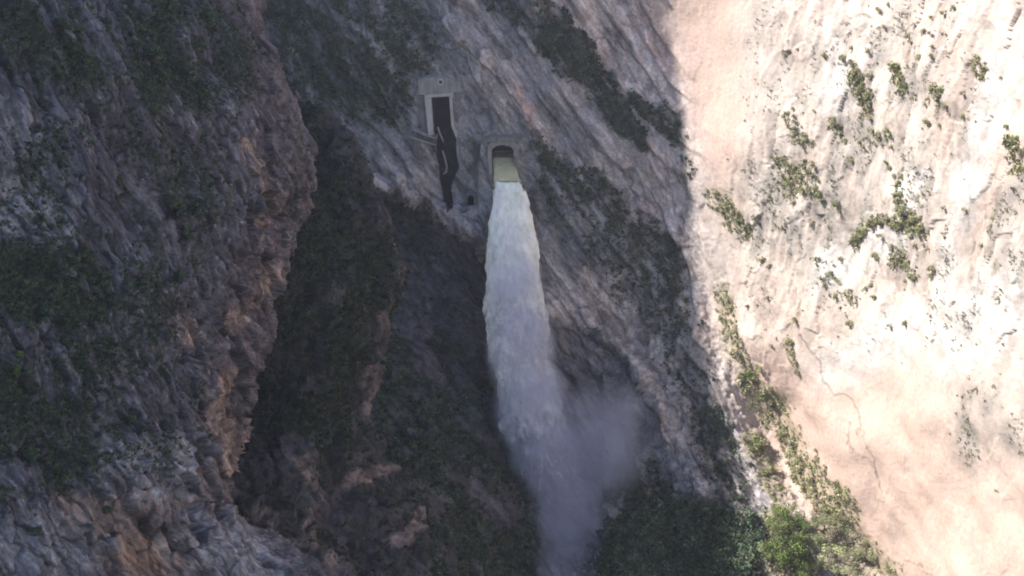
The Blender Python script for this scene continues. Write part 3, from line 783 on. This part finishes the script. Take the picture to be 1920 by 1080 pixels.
def small_things():
    m = MB(); m.tube([unproj(821, 238, DG - 1.6), unproj(824, 248, DG - 1.8), unproj(830, 262, DG - 1.6), unproj(831, 266, DG + 2)], 0.28)
    tag(m.build('drain_pipe', M_PIPE), 'short pale pipe leaning below the sill of the gate opening', 'pipe')
    m = MB(); m.tube([unproj(830, 282, DG - 1.8), unproj(834, 296, DG - 2.0), unproj(838, 312, DG - 2.2), unproj(837, 322, DG - 2.2), unproj(832, 326, DG - 1.2)], 0.3)
    tag(m.build('drain_pipe', M_PIPE), 'longer bent pale pipe at the left edge of the dark flume', 'pipe')
    for k, (pts, lab) in enumerate([([(772, 241), (800, 253), (820, 260), (820, 262.5), (798, 255.5), (771, 243)], 'upper grey walkway slab left of the gate opening'),
                     ([(766, 255), (800, 266), (818, 272), (818, 274.5), (798, 268.5), (765, 257)], 'lower grey walkway slab left of the dark flume')]):
        m = MB(); m.prism(pts, DG - 1.2, DG + 4)
        tag(m.build('walkway', M_CONC, None, 0.1), lab, 'walkway')
    t = empty('drain_opening', unproj(882, 384, 347))
    tag(t, 'small dark drain opening low in the grey cliff between flume and jet', 'drain opening')
    m = MB(); m.ring(arch(876, 889, 371, 365, 384), arch(873, 892.5, 369, 361.5, 384), 346.2, 349); m.build('frame', M_CONC_D, t, 0.1)
    m = MB(); m.sheet(arch(875.6, 889.4, 371, 364.6, 385) + [(875.6, 385)], 346.8, 356, True); m.build('lining', M_DARK, t)
small_things()

# ------------------------------------------------------------------ the water
def water_material():
    m, n, out = new_mat('falling_white_water')
    L = n.links.new
    at = n.nodes.new('ShaderNodeAttribute'); at.attribute_name = 'tint'
    fd = n.nodes.new('ShaderNodeAttribute'); fd.attribute_name = 'fade'
    d = n.nodes.new('ShaderNodeBsdfPrincipled'); d.inputs['Roughness'].default_value = 0.8; d.inputs['Specular IOR Level'].default_value = 0.2
    L(at.outputs['Color'], d.inputs['Base Color'])
    tr = n.nodes.new('ShaderNodeBsdfTransparent')
    tc = n.nodes.new('ShaderNodeTexCoord'); mp = n.nodes.new('ShaderNodeMapping'); mp.inputs['Scale'].default_value = (1, 1, 0.4)
    nz = n.nodes.new('ShaderNodeTexNoise'); nz.inputs['Scale'].default_value = 0.5; nz.inputs['Detail'].default_value = 8; nz.inputs['Roughness'].default_value = 0.65
    L(tc.outputs['Object'], mp.inputs[0]); L(mp.outputs[0], nz.inputs['Vector'])
    # opacity = smoothstep(noise - fade)
    sub = n.nodes.new('ShaderNodeMath'); sub.operation = 'SUBTRACT'; L(nz.outputs['Fac'], sub.inputs[0]); L(fd.outputs['Fac'], sub.inputs[1])
    mr = n.nodes.new('ShaderNodeMapRange'); mr.interpolation_type = 'SMOOTHSTEP'
    mr.inputs[1].default_value = -0.28; mr.inputs[2].default_value = 0.22
    L(sub.outputs[0], mr.inputs[0])
    mx = n.nodes.new('ShaderNodeMixShader'); L(mr.outputs[0], mx.inputs[0]); L(tr.outputs[0], mx.inputs[1]); L(d.outputs[0], mx.inputs[2])
    L(mx.outputs[0], out.inputs[0])
    bp = n.nodes.new('ShaderNodeBump'); bp.inputs['Strength'].default_value = 0.3; bp.inputs['Distance'].default_value = 0.8
    L(nz.outputs['Fac'], bp.inputs['Height']); L(bp.outputs[0], d.inputs['Normal'])
    return m
M_WATER = water_material()

# centre px, py, D, half width px
JET = [(943, 292, 351, 20.5), (944, 303, 344.5, 20.5), (947, 320, 341.6, 21.5), (950, 338, 339.5, 24), (953, 352, 338, 30), (957, 400, 334, 38), (960, 450, 330.5, 44), (963, 500, 327, 49), (968, 560, 322.5, 55), (971, 620, 318.5, 58),
       (982, 700, 313, 62), (998, 780, 308, 64), (1020, 860, 303, 66), (1050, 930, 299, 70), (1066, 1000, 295, 66), (1072, 1080, 291, 66), (1076, 1180, 286, 68)]
JA = np.array(JET)
def build_jet():
    root = empty('water_jet', unproj(945, 310, 343))
    tag(root, 'white plume of water shooting from the arched tunnel mouth down the cliff', 'waterfall')
    off = np.array(root.location)
    def tube(name, y0, y1, step, k, white, grow, seed):
        py = np.arange(y0, y1 + 0.01, step)
        cx = np.interp(py, JA[:, 1], JA[:, 0]); D = np.interp(py, JA[:, 1], JA[:, 2]); hw = np.interp(py, JA[:, 1], JA[:, 3])
        ker = np.ones(9) / 9.
        sm = lambda a: np.convolve(np.pad(a, 4, 'edge'), ker, 'valid') if white else a
        cx, D, hw = sm(cx), sm(D), sm(hw)
        c0 = unproj(cx, py, D); rad = hw * grow * (D / (CP + (540 - py) / FPX * SP)) / FPX
        th = np.linspace(0, 2 * math.pi, k, endpoint=False)
        R = np.stack([np.cos(th), np.sin(th)], -1)
        flat = np.interp(py, [292, 338, 420, 700], [0.34, 0.40, 0.62, 0.8])
        P = c0[:, None, :] + np.stack([R[None, :, 0] * rad[:, None], R[None, :, 1] * (rad * flat)[:, None], 0 * R[None, :, 0] * rad[:, None]], -1)
        if not white:       # the solid stream keeps the tunnel's squarer section
            sq = np.sign(R) * np.abs(R)**0.45
            P = c0[:, None, :] + np.stack([sq[None, :, 0] * rad[:, None], 0 * rad[:, None] + 0 * sq[None, :, 0], sq[None, :, 1] * 1.3 + 0 * rad[:, None]], -1)
        q = P.reshape(-1, 3).copy()
        Hh = len(py)
        nrm = np.stack([np.cos(th), np.sin(th) * 0.8, 0 * th], -1)
        nrm = np.tile(nrm[None], (Hh, 1, 1)).reshape(-1, 3)
        tt = np.repeat(py, k)
        s = q * np.array([1, 1, 0.42]) + seed
        amp = np.interp(tt, [334, 360, 480, 700, 1100], [0.0, 0.5, 1.0, 1.5, 2.0]) if white else np.full(len(q), 0.06)
        # the fall of the water stretches every clump downwards
        d1 = fbm(s / 3.4, 4, 0.6); d2 = fbm(q * np.array([1, 1, 0.28]) / 1.3 + seed, 4, 0.65); d3 = fbm(s / 9., 2)
        q = q + nrm * (amp * (d1 * 1.9 + d2 * 0.7 + d3 * 2.0))[:, None]
        tone = 1 + (0.35 * d1 + 0.35 * d2)
        if white:
            f = np.interp(tt, [338, 420, 560, 700, 1000], [0, 0.15, 0.5, 0.9, 1.0])
            col = np.array([0.83, 0.85, 0.78])[None] * (1 - f[:, None]) + np.array([0.50, 0.515, 0.545])[None] * f[:, None]
            green = sst(0.0, 0.3, fbm(s / 4. + 44, 3)) * np.interp(tt, [338, 500, 620], [0.7, 0.5, 0])
            col = mixc(col, np.array([0.62, 0.70, 0.62]), green)
            fade = np.interp(tt, [334, 338, 350, 480, 560, 640, 760, 880, 1000], [0.9, 0.6, -0.5, -0.3, -0.05, 0.15, 0.4, 0.7, 1.0]) + np.where(grow > 0.95, 0.45, 0.0)
        else:
            f = np.interp(tt, [292, 303, 325, 342], [0, 0.35, 0.6, 1.0])
            col = np.array([0.20, 0.19, 0.12])[None] * (1 - f[:, None]) + np.array([0.43, 0.43, 0.28])[None] * f[:, None]
            fade = np.full(len(q), -0.6)
        col = np.clip(col * np.clip(tone, 0.6, 1.3)[:, None], 0.02, 0.9)
        a = np.arange(Hh * k).reshape(Hh, k); b = np.roll(a, -1, 1)
        F = np.stack([a[:-1], a[1:], b[1:], b[:-1]], -1).reshape(-1, 4)
        return link(name, mesh_from(name, q - off, F, M_WATER, col, True, {'fade': fade}), root)
    tube('clear_stream', 290, 346, 1.0, 40, False, 1.0, 0.0)
    tube('white_water', 334, 1170, 1.6, 150, True, 0.90, 3.0)
    tube('loose_spray', 356, 1150, 1.8, 150, True, 1.01, 13.0)
build_jet()

def mist_material(blobs, dens):
    m, n, out = new_mat('drifting_mist')
    L = n.links.new
    tc = n.nodes.new('ShaderNodeTexCoord')
    acc = None
    for (c0, r, k) in blobs:
        vs = n.nodes.new('ShaderNodeVectorMath'); vs.operation = 'SUBTRACT'; vs.inputs[1].default_value = tuple(c0); L(tc.outputs['Object'], vs.inputs[0])
        vd = n.nodes.new('ShaderNodeVectorMath'); vd.operation = 'DIVIDE'; vd.inputs[1].default_value = tuple(r); L(vs.outputs[0], vd.inputs[0])
        ln = n.nodes.new('ShaderNodeVectorMath'); ln.operation = 'LENGTH'; L(vd.outputs[0], ln.inputs[0])
        mr = n.nodes.new('ShaderNodeMapRange'); mr.interpolation_type = 'SMOOTHSTEP'
        mr.inputs[1].default_value = 1.0; mr.inputs[2].default_value = 0.25; mr.inputs[3].default_value = 0; mr.inputs[4].default_value = k
        L(ln.outputs['Value'], mr.inputs[0])
        if acc is None: acc = mr.outputs[0]
        else:
            mx = n.nodes.new('ShaderNodeMath'); mx.operation = 'MAXIMUM'; L(acc, mx.inputs[0]); L(mr.outputs[0], mx.inputs[1]); acc = mx.outputs[0]
    nz = n.nodes.new('ShaderNodeTexNoise'); nz.inputs['Scale'].default_value = 0.10; nz.inputs['Detail'].default_value = 4; nz.inputs['Roughness'].default_value = 0.55
    L(tc.outputs['Object'], nz.inputs['Vector'])
    nr = n.nodes.new('ShaderNodeMapRange'); nr.inputs[1].default_value = 0.36; nr.inputs[2].default_value = 0.66; nr.inputs[3].default_value = 0.6; nr.inputs[4].default_value = 1.3
    L(nz.outputs['Fac'], nr.inputs[0])
    mu = n.nodes.new('ShaderNodeMath'); mu.operation = 'MULTIPLY'; L(acc, mu.inputs[0]); L(nr.outputs[0], mu.inputs[1])
    m2 = n.nodes.new('ShaderNodeMath'); m2.operation = 'MULTIPLY'; m2.inputs[1].default_value = dens; L(mu.outputs[0], m2.inputs[0])
    pv = n.nodes.new('ShaderNodeVolumePrincipled'); pv.inputs['Color'].default_value = (0.76, 0.79, 0.95, 1); pv.inputs['Anisotropy'].default_value = 0.1
    L(m2.outputs[0], pv.inputs['Density'])
    L(pv.outputs[0], out.inputs['Volume'])
    return m

def build_mist():
    spots = [  # px, py, D, radius px x, radius px y, weight
        (958, 400, 334, 48, 60, 0.15), (963, 480, 328, 58, 80, 0.35), (968, 560, 320, 66, 110, 0.7), (978, 660, 314, 76, 120, 1.0), (998, 770, 307, 84, 120, 1.0), (1030, 860, 302, 92, 110, 0.9), (1062, 960, 298, 92, 130, 0.5), (1072, 1080, 293, 90, 140, 0.4), (1080, 1200, 288, 90, 130, 0.4),
        (1128, 835, 302, 100, 108, 0.26), (1155, 785, 303, 76, 90, 0.16), (1145, 875, 299, 80, 72, 0.18), (1100, 770, 304, 60, 70, 0.15), (1045, 770, 307, 46, 70, 0.3)]
    o_loc = unproj(1050, 900, 302)
    bl = []; lo = np.full(3, 1e9); hi = -lo
    for (x, y, D, rx, ry, k) in spots:
        sc = (D / (CP + (540 - y) / FPX * SP)) / FPX
        c0 = unproj(x, y, D) - o_loc; r = np.array([rx * sc, rx * sc * 0.75, ry * sc * 1.1])
        bl.append((c0, r, k)); lo = np.minimum(lo, c0 - r); hi = np.maximum(hi, c0 + r)
    # closed hull: a loose tower of rings round the blobs
    n = 40; zs = np.linspace(lo[2], hi[2], 36); V = []; 
    for z in zs:
        x0, x1, y0, y1 = 1e9, -1e9, 1e9, -1e9
        for (c0, r, k) in bl:
            q = 1 - ((z - c0[2]) / r[2])**2
            if q > 0:
                s = math.sqrt(q); x0 = min(x0, c0[0] - r[0]*s); x1 = max(x1, c0[0] + r[0]*s); y0 = min(y0, c0[1] - r[1]*s); y1 = max(y1, c0[1] + r[1]*s)
        if x1 < x0: x0, x1, y0, y1 = -1, 1, -1, 1
        for k in range(n):
            a = 2 * math.pi * k / n
            V.append(((x0 + x1)/2 + (x1 - x0)/2 * 1.15 * math.cos(a), (y0 + y1)/2 + (y1 - y0)/2 * 1.15 * math.sin(a), z))
    F = [(i*n + k, i*n + (k+1) % n, (i+1)*n + (k+1) % n, (i+1)*n + k) for i in range(len(zs) - 1) for k in range(n)]
    F += [tuple(range(n))[::-1], tuple(range((len(zs)-1)*n, len(zs)*n))]
    me = bpy.data.meshes.new('mist'); me.from_pydata(V, [], F); me.materials.append(mist_material(bl, 0.36)); me.update()
    o = link('mist', me, None, tuple(o_loc)); tag(o, kind='stuff')
build_mist()

# ------------------------------------------------------------------ plants
GREENS = np.array([[0.066,0.094,0.050],[0.050,0.074,0.048],[0.085,0.102,0.055],[0.095,0.095,0.066],[0.042,0.060,0.045]])
def leaf_cloud(centres, radii, normals, per, leaf, greens=GREENS, var=0.35, squash=0.75, bright=1.0):
    n = len(centres); k = n * per
    d = RNG.normal(size=(k, 3)); d /= np.linalg.norm(d, axis=1, keepdims=True)
    rr = RNG.random(k)**0.45
    lump = 0.6 + 0.8 * RNG.random(k)
    R = np.repeat(radii, per)
    base = np.repeat(centres + normals * (radii * 0.45)[:, None], per, 0)
    pos = base + d * (R * rr * lump)[:, None] * np.array([1, 1, squash])
    a = RNG.normal(size=(k, 3)); a /= np.linalg.norm(a, axis=1, keepdims=True)
    b = np.cross(a, d + 0.4 * RNG.normal(size=(k, 3))); b /= np.linalg.norm(b, axis=1, keepdims=True) + 1e-9
    s = (R * leaf * (0.55 + 0.9 * RNG.random(k)))[:, None]
    a = a * s; b = b * s * 0.7
    V = np.stack([pos - a, pos - b * 0.9, pos + a, pos + b], 1).reshape(-1, 3)
    F = np.arange(k * 4).reshape(-1, 4)
    g = greens[RNG.integers(0, len(greens), n)] * (1 + var * RNG.normal(size=(n, 1))).clip(0.45, 2.0)
    cc = np.repeat(g, per, 0) * (0.7 + 0.6 * RNG.random((k, 1))) * bright
    return V, F, np.repeat(np.clip(cc, 0.008, 0.5), 4, 0)

def scatter(src, w, count, r0, r1, per, leaf, name, greens=GREENS, bright=1.0):
    ok = (src['X'] > -60) & (src['X'] < 1980) & (src['Y'] > -60) & (src['Y'] < 1140)
    p = np.where(ok, w, 0)**1.3; p /= p.sum()
    idx = RNG.choice(len(p), count, p=p)
    rad = r0 + (r1 - r0) * RNG.random(count)**2.2
    V, F, C = leaf_cloud(src['P'][idx], rad, src['N'][idx], per, leaf, greens, bright=bright)
    o = link(name, mesh_from(name, V, F, M_LEAF, C, False)); tag(o, kind='stuff')
    return o
W_BACK = BACK['veg'] * (1 - BACK['lit'])
scatter(BACK, W_BACK, 30000, 0.35, 1.35, 14, 0.36, 'cliff_undergrowth')
scatter(LEFT, LEFT['veg'], 22000, 0.11, 0.48, 24, 0.30, 'hillside_undergrowth')
scatter(MID, MID['veg'], 18000, 0.22, 0.8, 24, 0.30, 'ridge_undergrowth', GREENS, 0.75)
OLIVE = np.array([[0.25,0.25,0.13],[0.21,0.225,0.11],[0.29,0.275,0.165],[0.19,0.21,0.10],[0.31,0.28,0.19]])
scatter(BACK, BACK['vl'] * np.where(BACK['Y'] < 960, 1, 0.35), 1500, 0.35, 1.1, 26, 0.30, 'gully_undergrowth', OLIVE)
gmask = np.clip(gm * sst(-0.05, 0.3, nE + 0.6 * nD), 0, 1) * lit
DRY = np.array([[0.21,0.20,0.14],[0.17,0.17,0.115],[0.25,0.23,0.17],[0.15,0.155,0.10]])
scatter(BACK, gmask, 3000, 0.12, 0.6, 12, 0.36, 'dry_scrub', DRY)
pw = np.zeros(len(Pf))
for pts, k in (([(1470,305,22),(1500,340,26),(1525,350,16)], 0.8), ([(1600,455,10),(1640,428,10),(1690,410,9),(1715,415,18),(1735,430,14)], 1.0), ([(1698,350,5),(1700,385,8),(1710,405,14)], 1.0), ([(1603,130,12),(1612,170,14),(1618,205,9)], 1.0), ([(1672,128,12),(1676,160,12)], 0.8),
               ([(1480,230,12),(1520,265,16)], 0.6), ([(1680,480,14),(1700,505,16)], 0.7), ([(1560,230,10),(1568,245,8)], 0.7), ([(1770,165,12),(1760,195,10)], 0.6), ([(1835,120,12),(1850,140,9)], 0.5), ([(1895,260,10),(1905,320,14)], 0.7), ([(1640,270,10),(1665,240,8)], 0.6), ([(1535,490,12),(1600,560,16)], 0.35), ([(1340,370,14),(1395,430,20)], 0.5)):
    pw = np.maximum(pw, k * stroke(wx, wy, pts, 0.5))
scatter(BACK, pw, 1300, 0.35, 1.1, 24, 0.30, 'ledge_scrub', OLIVE * 0.9)
# deep wood in the shade at the foot of the cliff
wm_ = blob(BACK['X'], BACK['Y'], 1285, 1045, 150, 105, 0, 0.2) * (BACK['X'] < 1425)
scatter(BACK, wm_, 900, 1.6, 3.4, 70, 0.16, 'wood', np.array([[0.075,0.112,0.064],[0.060,0.092,0.060],[0.095,0.125,0.072],[0.110,0.125,0.085]]))

BH = BACK['X'] + 1j * BACK['Y']
def at_surface(px, py):
    i = int(np.argmin(np.abs(BACK['X'] - px) + np.abs(BACK['Y'] - py)))
    return BACK['P'][i], BACK['N'][i]
LH = {}
def at_surface_of(src, px, py):
    i = int(np.argmin(np.abs(src['X'] - px) + np.abs(src['Y'] - py)))
    return src['P'][i], src['N'][i]

# shrubs: six leafy forms with stems, copied
M_STEM = M_BARK
def shrub_mesh(name, greens, per, seed):
    c0 = []; r0 = []
    rs = random.Random(seed)
    for k in range(rs.randint(4, 7)):
        a = rs.uniform(0, 6.28); d = rs.uniform(0.1, 0.6)
        c0.append((d * math.cos(a), d * math.sin(a), rs.uniform(0.2, 0.75))); r0.append(rs.uniform(0.32, 0.55))
    c0 = np.array(c0); r0 = np.array(r0)
    V, F, C = leaf_cloud(c0, r0, np.zeros_like(c0), per, 0.26, greens, 0.25, 0.8)
    # stems as thin three sided spikes made of quads
    sv, sf, scol = [], [], []
    for p in c0:
        k = len(V) + len(sv); d = 0.03
        sv += [(-d, 0, -0.35), (d, 0, -0.35), tuple(p + np.array([d * .5, 0, 0])), tuple(p - np.array([d * .5, 0, 0]))]
        sf.append((k, k + 1, k + 2, k + 3)); scol += [(0.09, 0.07, 0.05)] * 4
    V = np.r_[V, np.array(sv)]; F = np.r_[F, np.array(sf)]; C = np.r_[C, np.array(scol)]
    return mesh_from(name, V, F, M_LEAF, C, False)
SUNNY = [shrub_mesh('shrub', OLIVE, 42, k) for k in range(6)]
DIM = [shrub_mesh('bush', GREENS * 1.1, 46, 20 + k) for k in range(4)]
BRIGHT = [shrub_mesh('bush', np.array([[0.09,0.15,0.03],[0.07,0.12,0.025],[0.12,0.17,0.05]]), 60, 40 + k) for k in range(3)]

def place(mesh, name, px, py, rpx, label, cat, group=None, src=None):
    p, nn = at_surface_of(src or BACK, px, py)
    dist = float(np.linalg.norm(p - np.array([0, 0, CAMZ])))
    r = rpx * dist / FPX
    o = link(name, mesh, None, tuple(p + nn * r * 0.15))
    up = (Vector((0, 0, 1)) * 0.6 + Vector(nn) * 0.6).normalized()
    o.rotation_euler = (up.to_track_quat('Z', 'Y') @ Matrix.Rotation(random.uniform(0, 6.28), 3, 'Z').to_quaternion()).to_euler()
    s = r * random.uniform(0.9, 1.15)
    o.scale = (s, s, s * random.uniform(0.8, 1.2))
    tag(o, label, cat, group)
    return o

# (px, py, radius px) read off the photograph
ON_CLIFF = [(1464,48,4),(1500,95,5),(1545,105,7),(1472,100,6),(1548,106,5),(1575,110,8),(1594,90,6),(1625,98,5),(1640,18,7),(1653,50,6),(1660,10,6),(1688,58,6),(1702,72,9),(1706,82,6),(1732,60,9),(1747,35,7),(1777,28,8),(1795,20,5),(1754,66,8),(1796,42,4),(1755,90,5),(1753,107,5),(1729,110,6),
 (1600,135,11),(1608,152,10),(1612,170,9),(1627,140,8),(1622,182,8),(1620,205,7),(1628,218,9),(1672,130,11),(1668,148,9),(1676,160,6),(1766,168,10),(1774,175,7),(1742,186,7),(1738,196,6),(1786,200,9),(1812,178,7),(1836,115,7),(1830,125,8),(1844,140,6),(1872,148,5),(1706,188,6),(1746,232,8),(1767,238,6),(1812,220,6),
 (1490,205,6),(1505,215,5),(1528,208,5),(1560,228,9),(1566,238,6),(1495,250,8),(1506,270,8),(1516,258,8),(1524,268,7),(1573,270,7),(1600,272,6),(1622,262,9),(1632,250,7),(1664,245,7),(1658,260,6),(1666,275,6),(1612,280,7),(1592,300,8),
 (1660,305,5),(1668,318,6),(1678,330,5),(1695,332,6),(1708,328,4),(1700,362,9),(1698,378,9),(1704,395,10),(1712,412,13),(1724,412,8),(1735,428,10),(1706,432,10),(1690,408,7),(1674,412,9),(1655,418,10),(1640,424,10),(1625,436,8),(1612,446,8),(1597,448,8),(1600,460,7),(1655,440,8),(1638,480,6),(1644,487,5),
 (1480,312,9),(1492,320,8),(1505,335,7),(1520,318,8),(1532,310,8),(1490,345,7),(1510,355,9),(1538,340,6),(1463,352,8),(1540,360,7),(1546,375,6),(1573,385,8),(1576,398,6),(1452,375,6),(1495,380,7),(1512,395,6),(1528,422,8),(1420,410,7),(1466,420,5),(1478,424,5),(1490,405,5),(1435,492,8),(1447,500,8),
 (1550,490,6),(1572,488,7),(1678,490,7),(1684,502,7),(1696,504,8),(1704,494,6),(1745,505,8),(1740,518,6),(1761,515,5),(1716,460,8),(1732,462,6),(1738,465,5),(1770,390,8),(1812,392,6),(1866,412,6),(1840,464,7),(1884,396,5),(1688,545,7),(1695,532,6),(1570,560,8),(1580,578,6),(1604,568,7),(1618,545,8),(1628,540,7),(1636,560,7),(1548,535,6),(1445,556,5),(1405,575,5),(1880,560,5),
 (1893,258,9),(1902,268,9),(1908,318,11),(1898,300,7),(1886,240,7),(1916,380,9),(1914,288,6),(1660,612,7),(1690,605,6),(1596,610,9),(1690,607,5),(1806,648,4),(1842,728,5),(1797,740,4),(1500,600,7),(1490,640,9),(1494,660,8),(1500,680,8),(1502,695,6),(1450,645,6),(1460,635,5),(1424,572,5)]
GULLY = [(1342,372,8),(1360,388,9),(1372,402,10),(1385,412,9),(1395,430,8),(1356,420,6),(1360,560,10),(1366,578,10),(1372,592,9),(1350,600,7),(1380,622,8),(1392,640,9),(1378,660,8),(1402,660,7),(1390,680,7),(1388,706,11),(1404,704,12),(1418,716,11),(1410,726,9),(1430,732,12),(1442,748,11),(1448,770,11),(1436,784,8),(1456,796,9),(1425,690,8),
 (1410,818,10),(1420,830,11),(1430,846,10),(1438,862,11),(1446,880,10),(1434,886,9),(1450,900,10),(1458,918,10),(1440,910,9),(1452,935,9),(1470,812,8),(1482,830,11),(1490,846,11),(1500,866,12),(1512,884,12),(1496,892,11),(1524,904,12),(1536,922,12),(1518,918,12),(1548,938,12),(1556,950,11),(1534,944,10),(1570,958,10),(1580,966,9),(1500,800,6),(1530,860,6),(1545,885,6),(1528,846,5)]
UNIQ = {(1712,412,13): 'largest olive shrub at the fork of the green crack in the sunlit cliff', (1404,704,12): 'bright green shrub at the head of the sunlit gully'}
for (x, y, r) in ON_CLIFF:
    place(SUNNY[random.randrange(6)], 'shrub', x + random.uniform(-1.5, 1.5), y + random.uniform(-1.5, 1.5), r * random.uniform(0.8, 1.35), UNIQ.get((x, y, r), 'small olive shrub rooted on the open face of the sunlit cliff'), 'shrub', 'shrubs on the sunlit cliff face')
for (x, y, r) in GULLY:
    u = UNIQ.get((x, y, r))
    place((BRIGHT if u else SUNNY)[random.randrange(3)], 'shrub', x, y, r * random.uniform(0.7, 1.25), u or 'olive shrub in the sunlit gully along the foot of the cliff', 'shrub', 'shrubs in the sunlit gully')
# bushes that stand out on the shaded hillside on the left
NEAR = [(10,672,20,1),(16,700,14,1),(62,508,22,0),(110,500,22,0),(140,490,18,0),(40,540,24,0),(90,545,22,0),(130,530,18,0),(60,600,20,0),(110,596,16,0),(30,620,18,0),(222,800,22,2),(187,964,14,3),(50,1006,16,4),(110,890,20,0),(40,860,24,0),(30,800,24,0),(150,690,18,0),(180,640,16,0),(250,530,16,0),(310,520,16,0),(330,440,22,0),(310,405,24,0),(350,400,20,0),(300,150,20,0),(340,130,24,0),(290,110,24,0),(360,90,22,0),(380,50,22,0),(260,60,24,0),(120,110,24,0),(90,140,22,0),(130,160,20,0),(95,60,24,0),(60,90,22,0)]
LAB = {0: 'dark green bush on the shaded rocky hillside at left', 2: 'lone round dark bush above the pale slabs of the hillside', 3: 'small dark bush on the orange rock near the foot of the hillside', 4: 'dark bush on the grey rock in the lower left corner'}
for (x, y, r, kd) in NEAR:
    if kd == 1:
        place(BRIGHT[random.randrange(3)], 'bush', x, y, r, 'bright green bush at the left edge of the hillside, ' + ('the upper of two' if y < 690 else 'the lower of two'), 'bush', None, LEFT)
    else:
        place(DIM[random.randrange(4)], 'bush', x, y, r, LAB[kd], 'bush', 'dark bushes on the hillside' if kd == 0 else None, LEFT)

# trees in the sun at the mouth of the gully
def tree(px, py, rpx, greens, label, group=None):
    p, nn = at_surface(px, py + rpx * 0.5)
    dist = float(np.linalg.norm(p - np.array([0, 0, CAMZ]))); R = rpx * dist / FPX
    t = empty('tree', tuple(p)); tag(t, label, 'tree', group)
    hgt = R * 1.5
    mb = MB(); top = np.array([random.uniform(-.2, .2) * R, random.uniform(-.2, .2) * R, hgt])
    def limb(a, b, ra, rb):
        a = np.array(a, float); b = np.array(b, float); k = 6; v = []
        d = b - a; d /= np.linalg.norm(d); s = np.cross(d, [0.3, 1, 0.2]); s /= np.linalg.norm(s); q = np.cross(d, s)
        for (c0, r_) in ((a, ra), ((a + b) / 2 + 0.05 * R * s, (ra + rb) / 2), (b, rb)):
            v += [c0 + r_ * (math.cos(2*math.pi*i/k) * s + math.sin(2*math.pi*i/k) * q) for i in range(k)]
        mb.add(v, [(j*k + i, j*k + (i+1) % k, (j+1)*k + (i+1) % k, (j+1)*k + i) for j in range(2) for i in range(k)])
    limb((0, 0, -1.0), top * 0.75, 0.06 * R, 0.035 * R)
    cs, rr = [], []
    for k in range(9):
        a = random.uniform(0, 6.28); d = random.uniform(0.15, 0.75) * R
        c0 = np.array([d * math.cos(a), d * math.sin(a), hgt * random.uniform(0.6, 1.05)])
        limb(top * random.uniform(0.4, 0.75), c0, 0.03 * R, 0.01 * R); cs.append(c0); rr.append(R * random.uniform(0.28, 0.48))
    me = bpy.data.meshes.new('trunk'); me.from_pydata([tuple(v) for v in mb.v], [], mb.f); me.materials.append(M_BARK); me.update()
    link('trunk', me, t)
    V, F, C = leaf_cloud(np.array(cs), np.array(rr), np.zeros((9, 3)), 280, 0.095, greens, 0.28, 0.8)
    link('crown', mesh_from('crown', V, F, M_LEAF, C, False), t)
G1 = np.array([[0.17,0.215,0.085],[0.135,0.185,0.065],[0.21,0.24,0.10],[0.12,0.155,0.06]])
G2 = np.array([[0.25,0.265,0.15],[0.21,0.235,0.12],[0.29,0.29,0.18],[0.32,0.29,0.21]])
for (x, y, r) in [(1450,975,26),(1478,985,30),(1500,1000,26),(1448,1010,26),(1475,1030,34),(1502,1040,28),(1445,1050,26),(1470,1072,32),(1500,1080,28)]:
    tree(x, y, r, G1, 'bright green tree in the sunlit stand beside the shadow edge', 'bright green trees at the gully mouth')
for (x, y, r) in [(1545,985,20),(1570,1000,24),(1540,1020,22),(1600,1015,24),(1565,1045,26),(1625,1035,22),(1598,1056,26),(1540,1066,24),(1640,1058,22),(1570,1082,24),(1620,1085,24),(1662,1078,20),(1590,980,16),(1528,990,14)]:
    tree(x, y, r, G2, 'pale olive tree on the sunlit slope below the pink cliff', 'olive trees at the gully mouth')


# ------------------------------------------------------------------ the air of the canyon
def build_haze():
    m, n, out = new_mat('canyon_air')
    pv = n.nodes.new('ShaderNodeVolumePrincipled'); pv.inputs['Color'].default_value = (0.78, 0.83, 1.0, 1)
    pv.inputs['Density'].default_value = 0.00009; pv.inputs['Anisotropy'].default_value = 0.2
    n.links.new(pv.outputs[0], out.inputs['Volume'])
    lo = np.array([-1900, -1700, -80.]); hi = np.array([1900, 1900, 760.])
    v = [(x, y, z) for z in (lo[2], hi[2]) for (x, y) in ((lo[0], lo[1]), (hi[0], lo[1]), (hi[0], hi[1]), (lo[0], hi[1]))]
    me = bpy.data.meshes.new('haze'); me.from_pydata(v, [], [(3,2,1,0),(4,5,6,7),(0,1,5,4),(1,2,6,5),(2,3,7,6),(3,0,4,7)]); me.materials.append(m); me.update()
    tag(link('haze', me), kind='stuff')
build_haze()
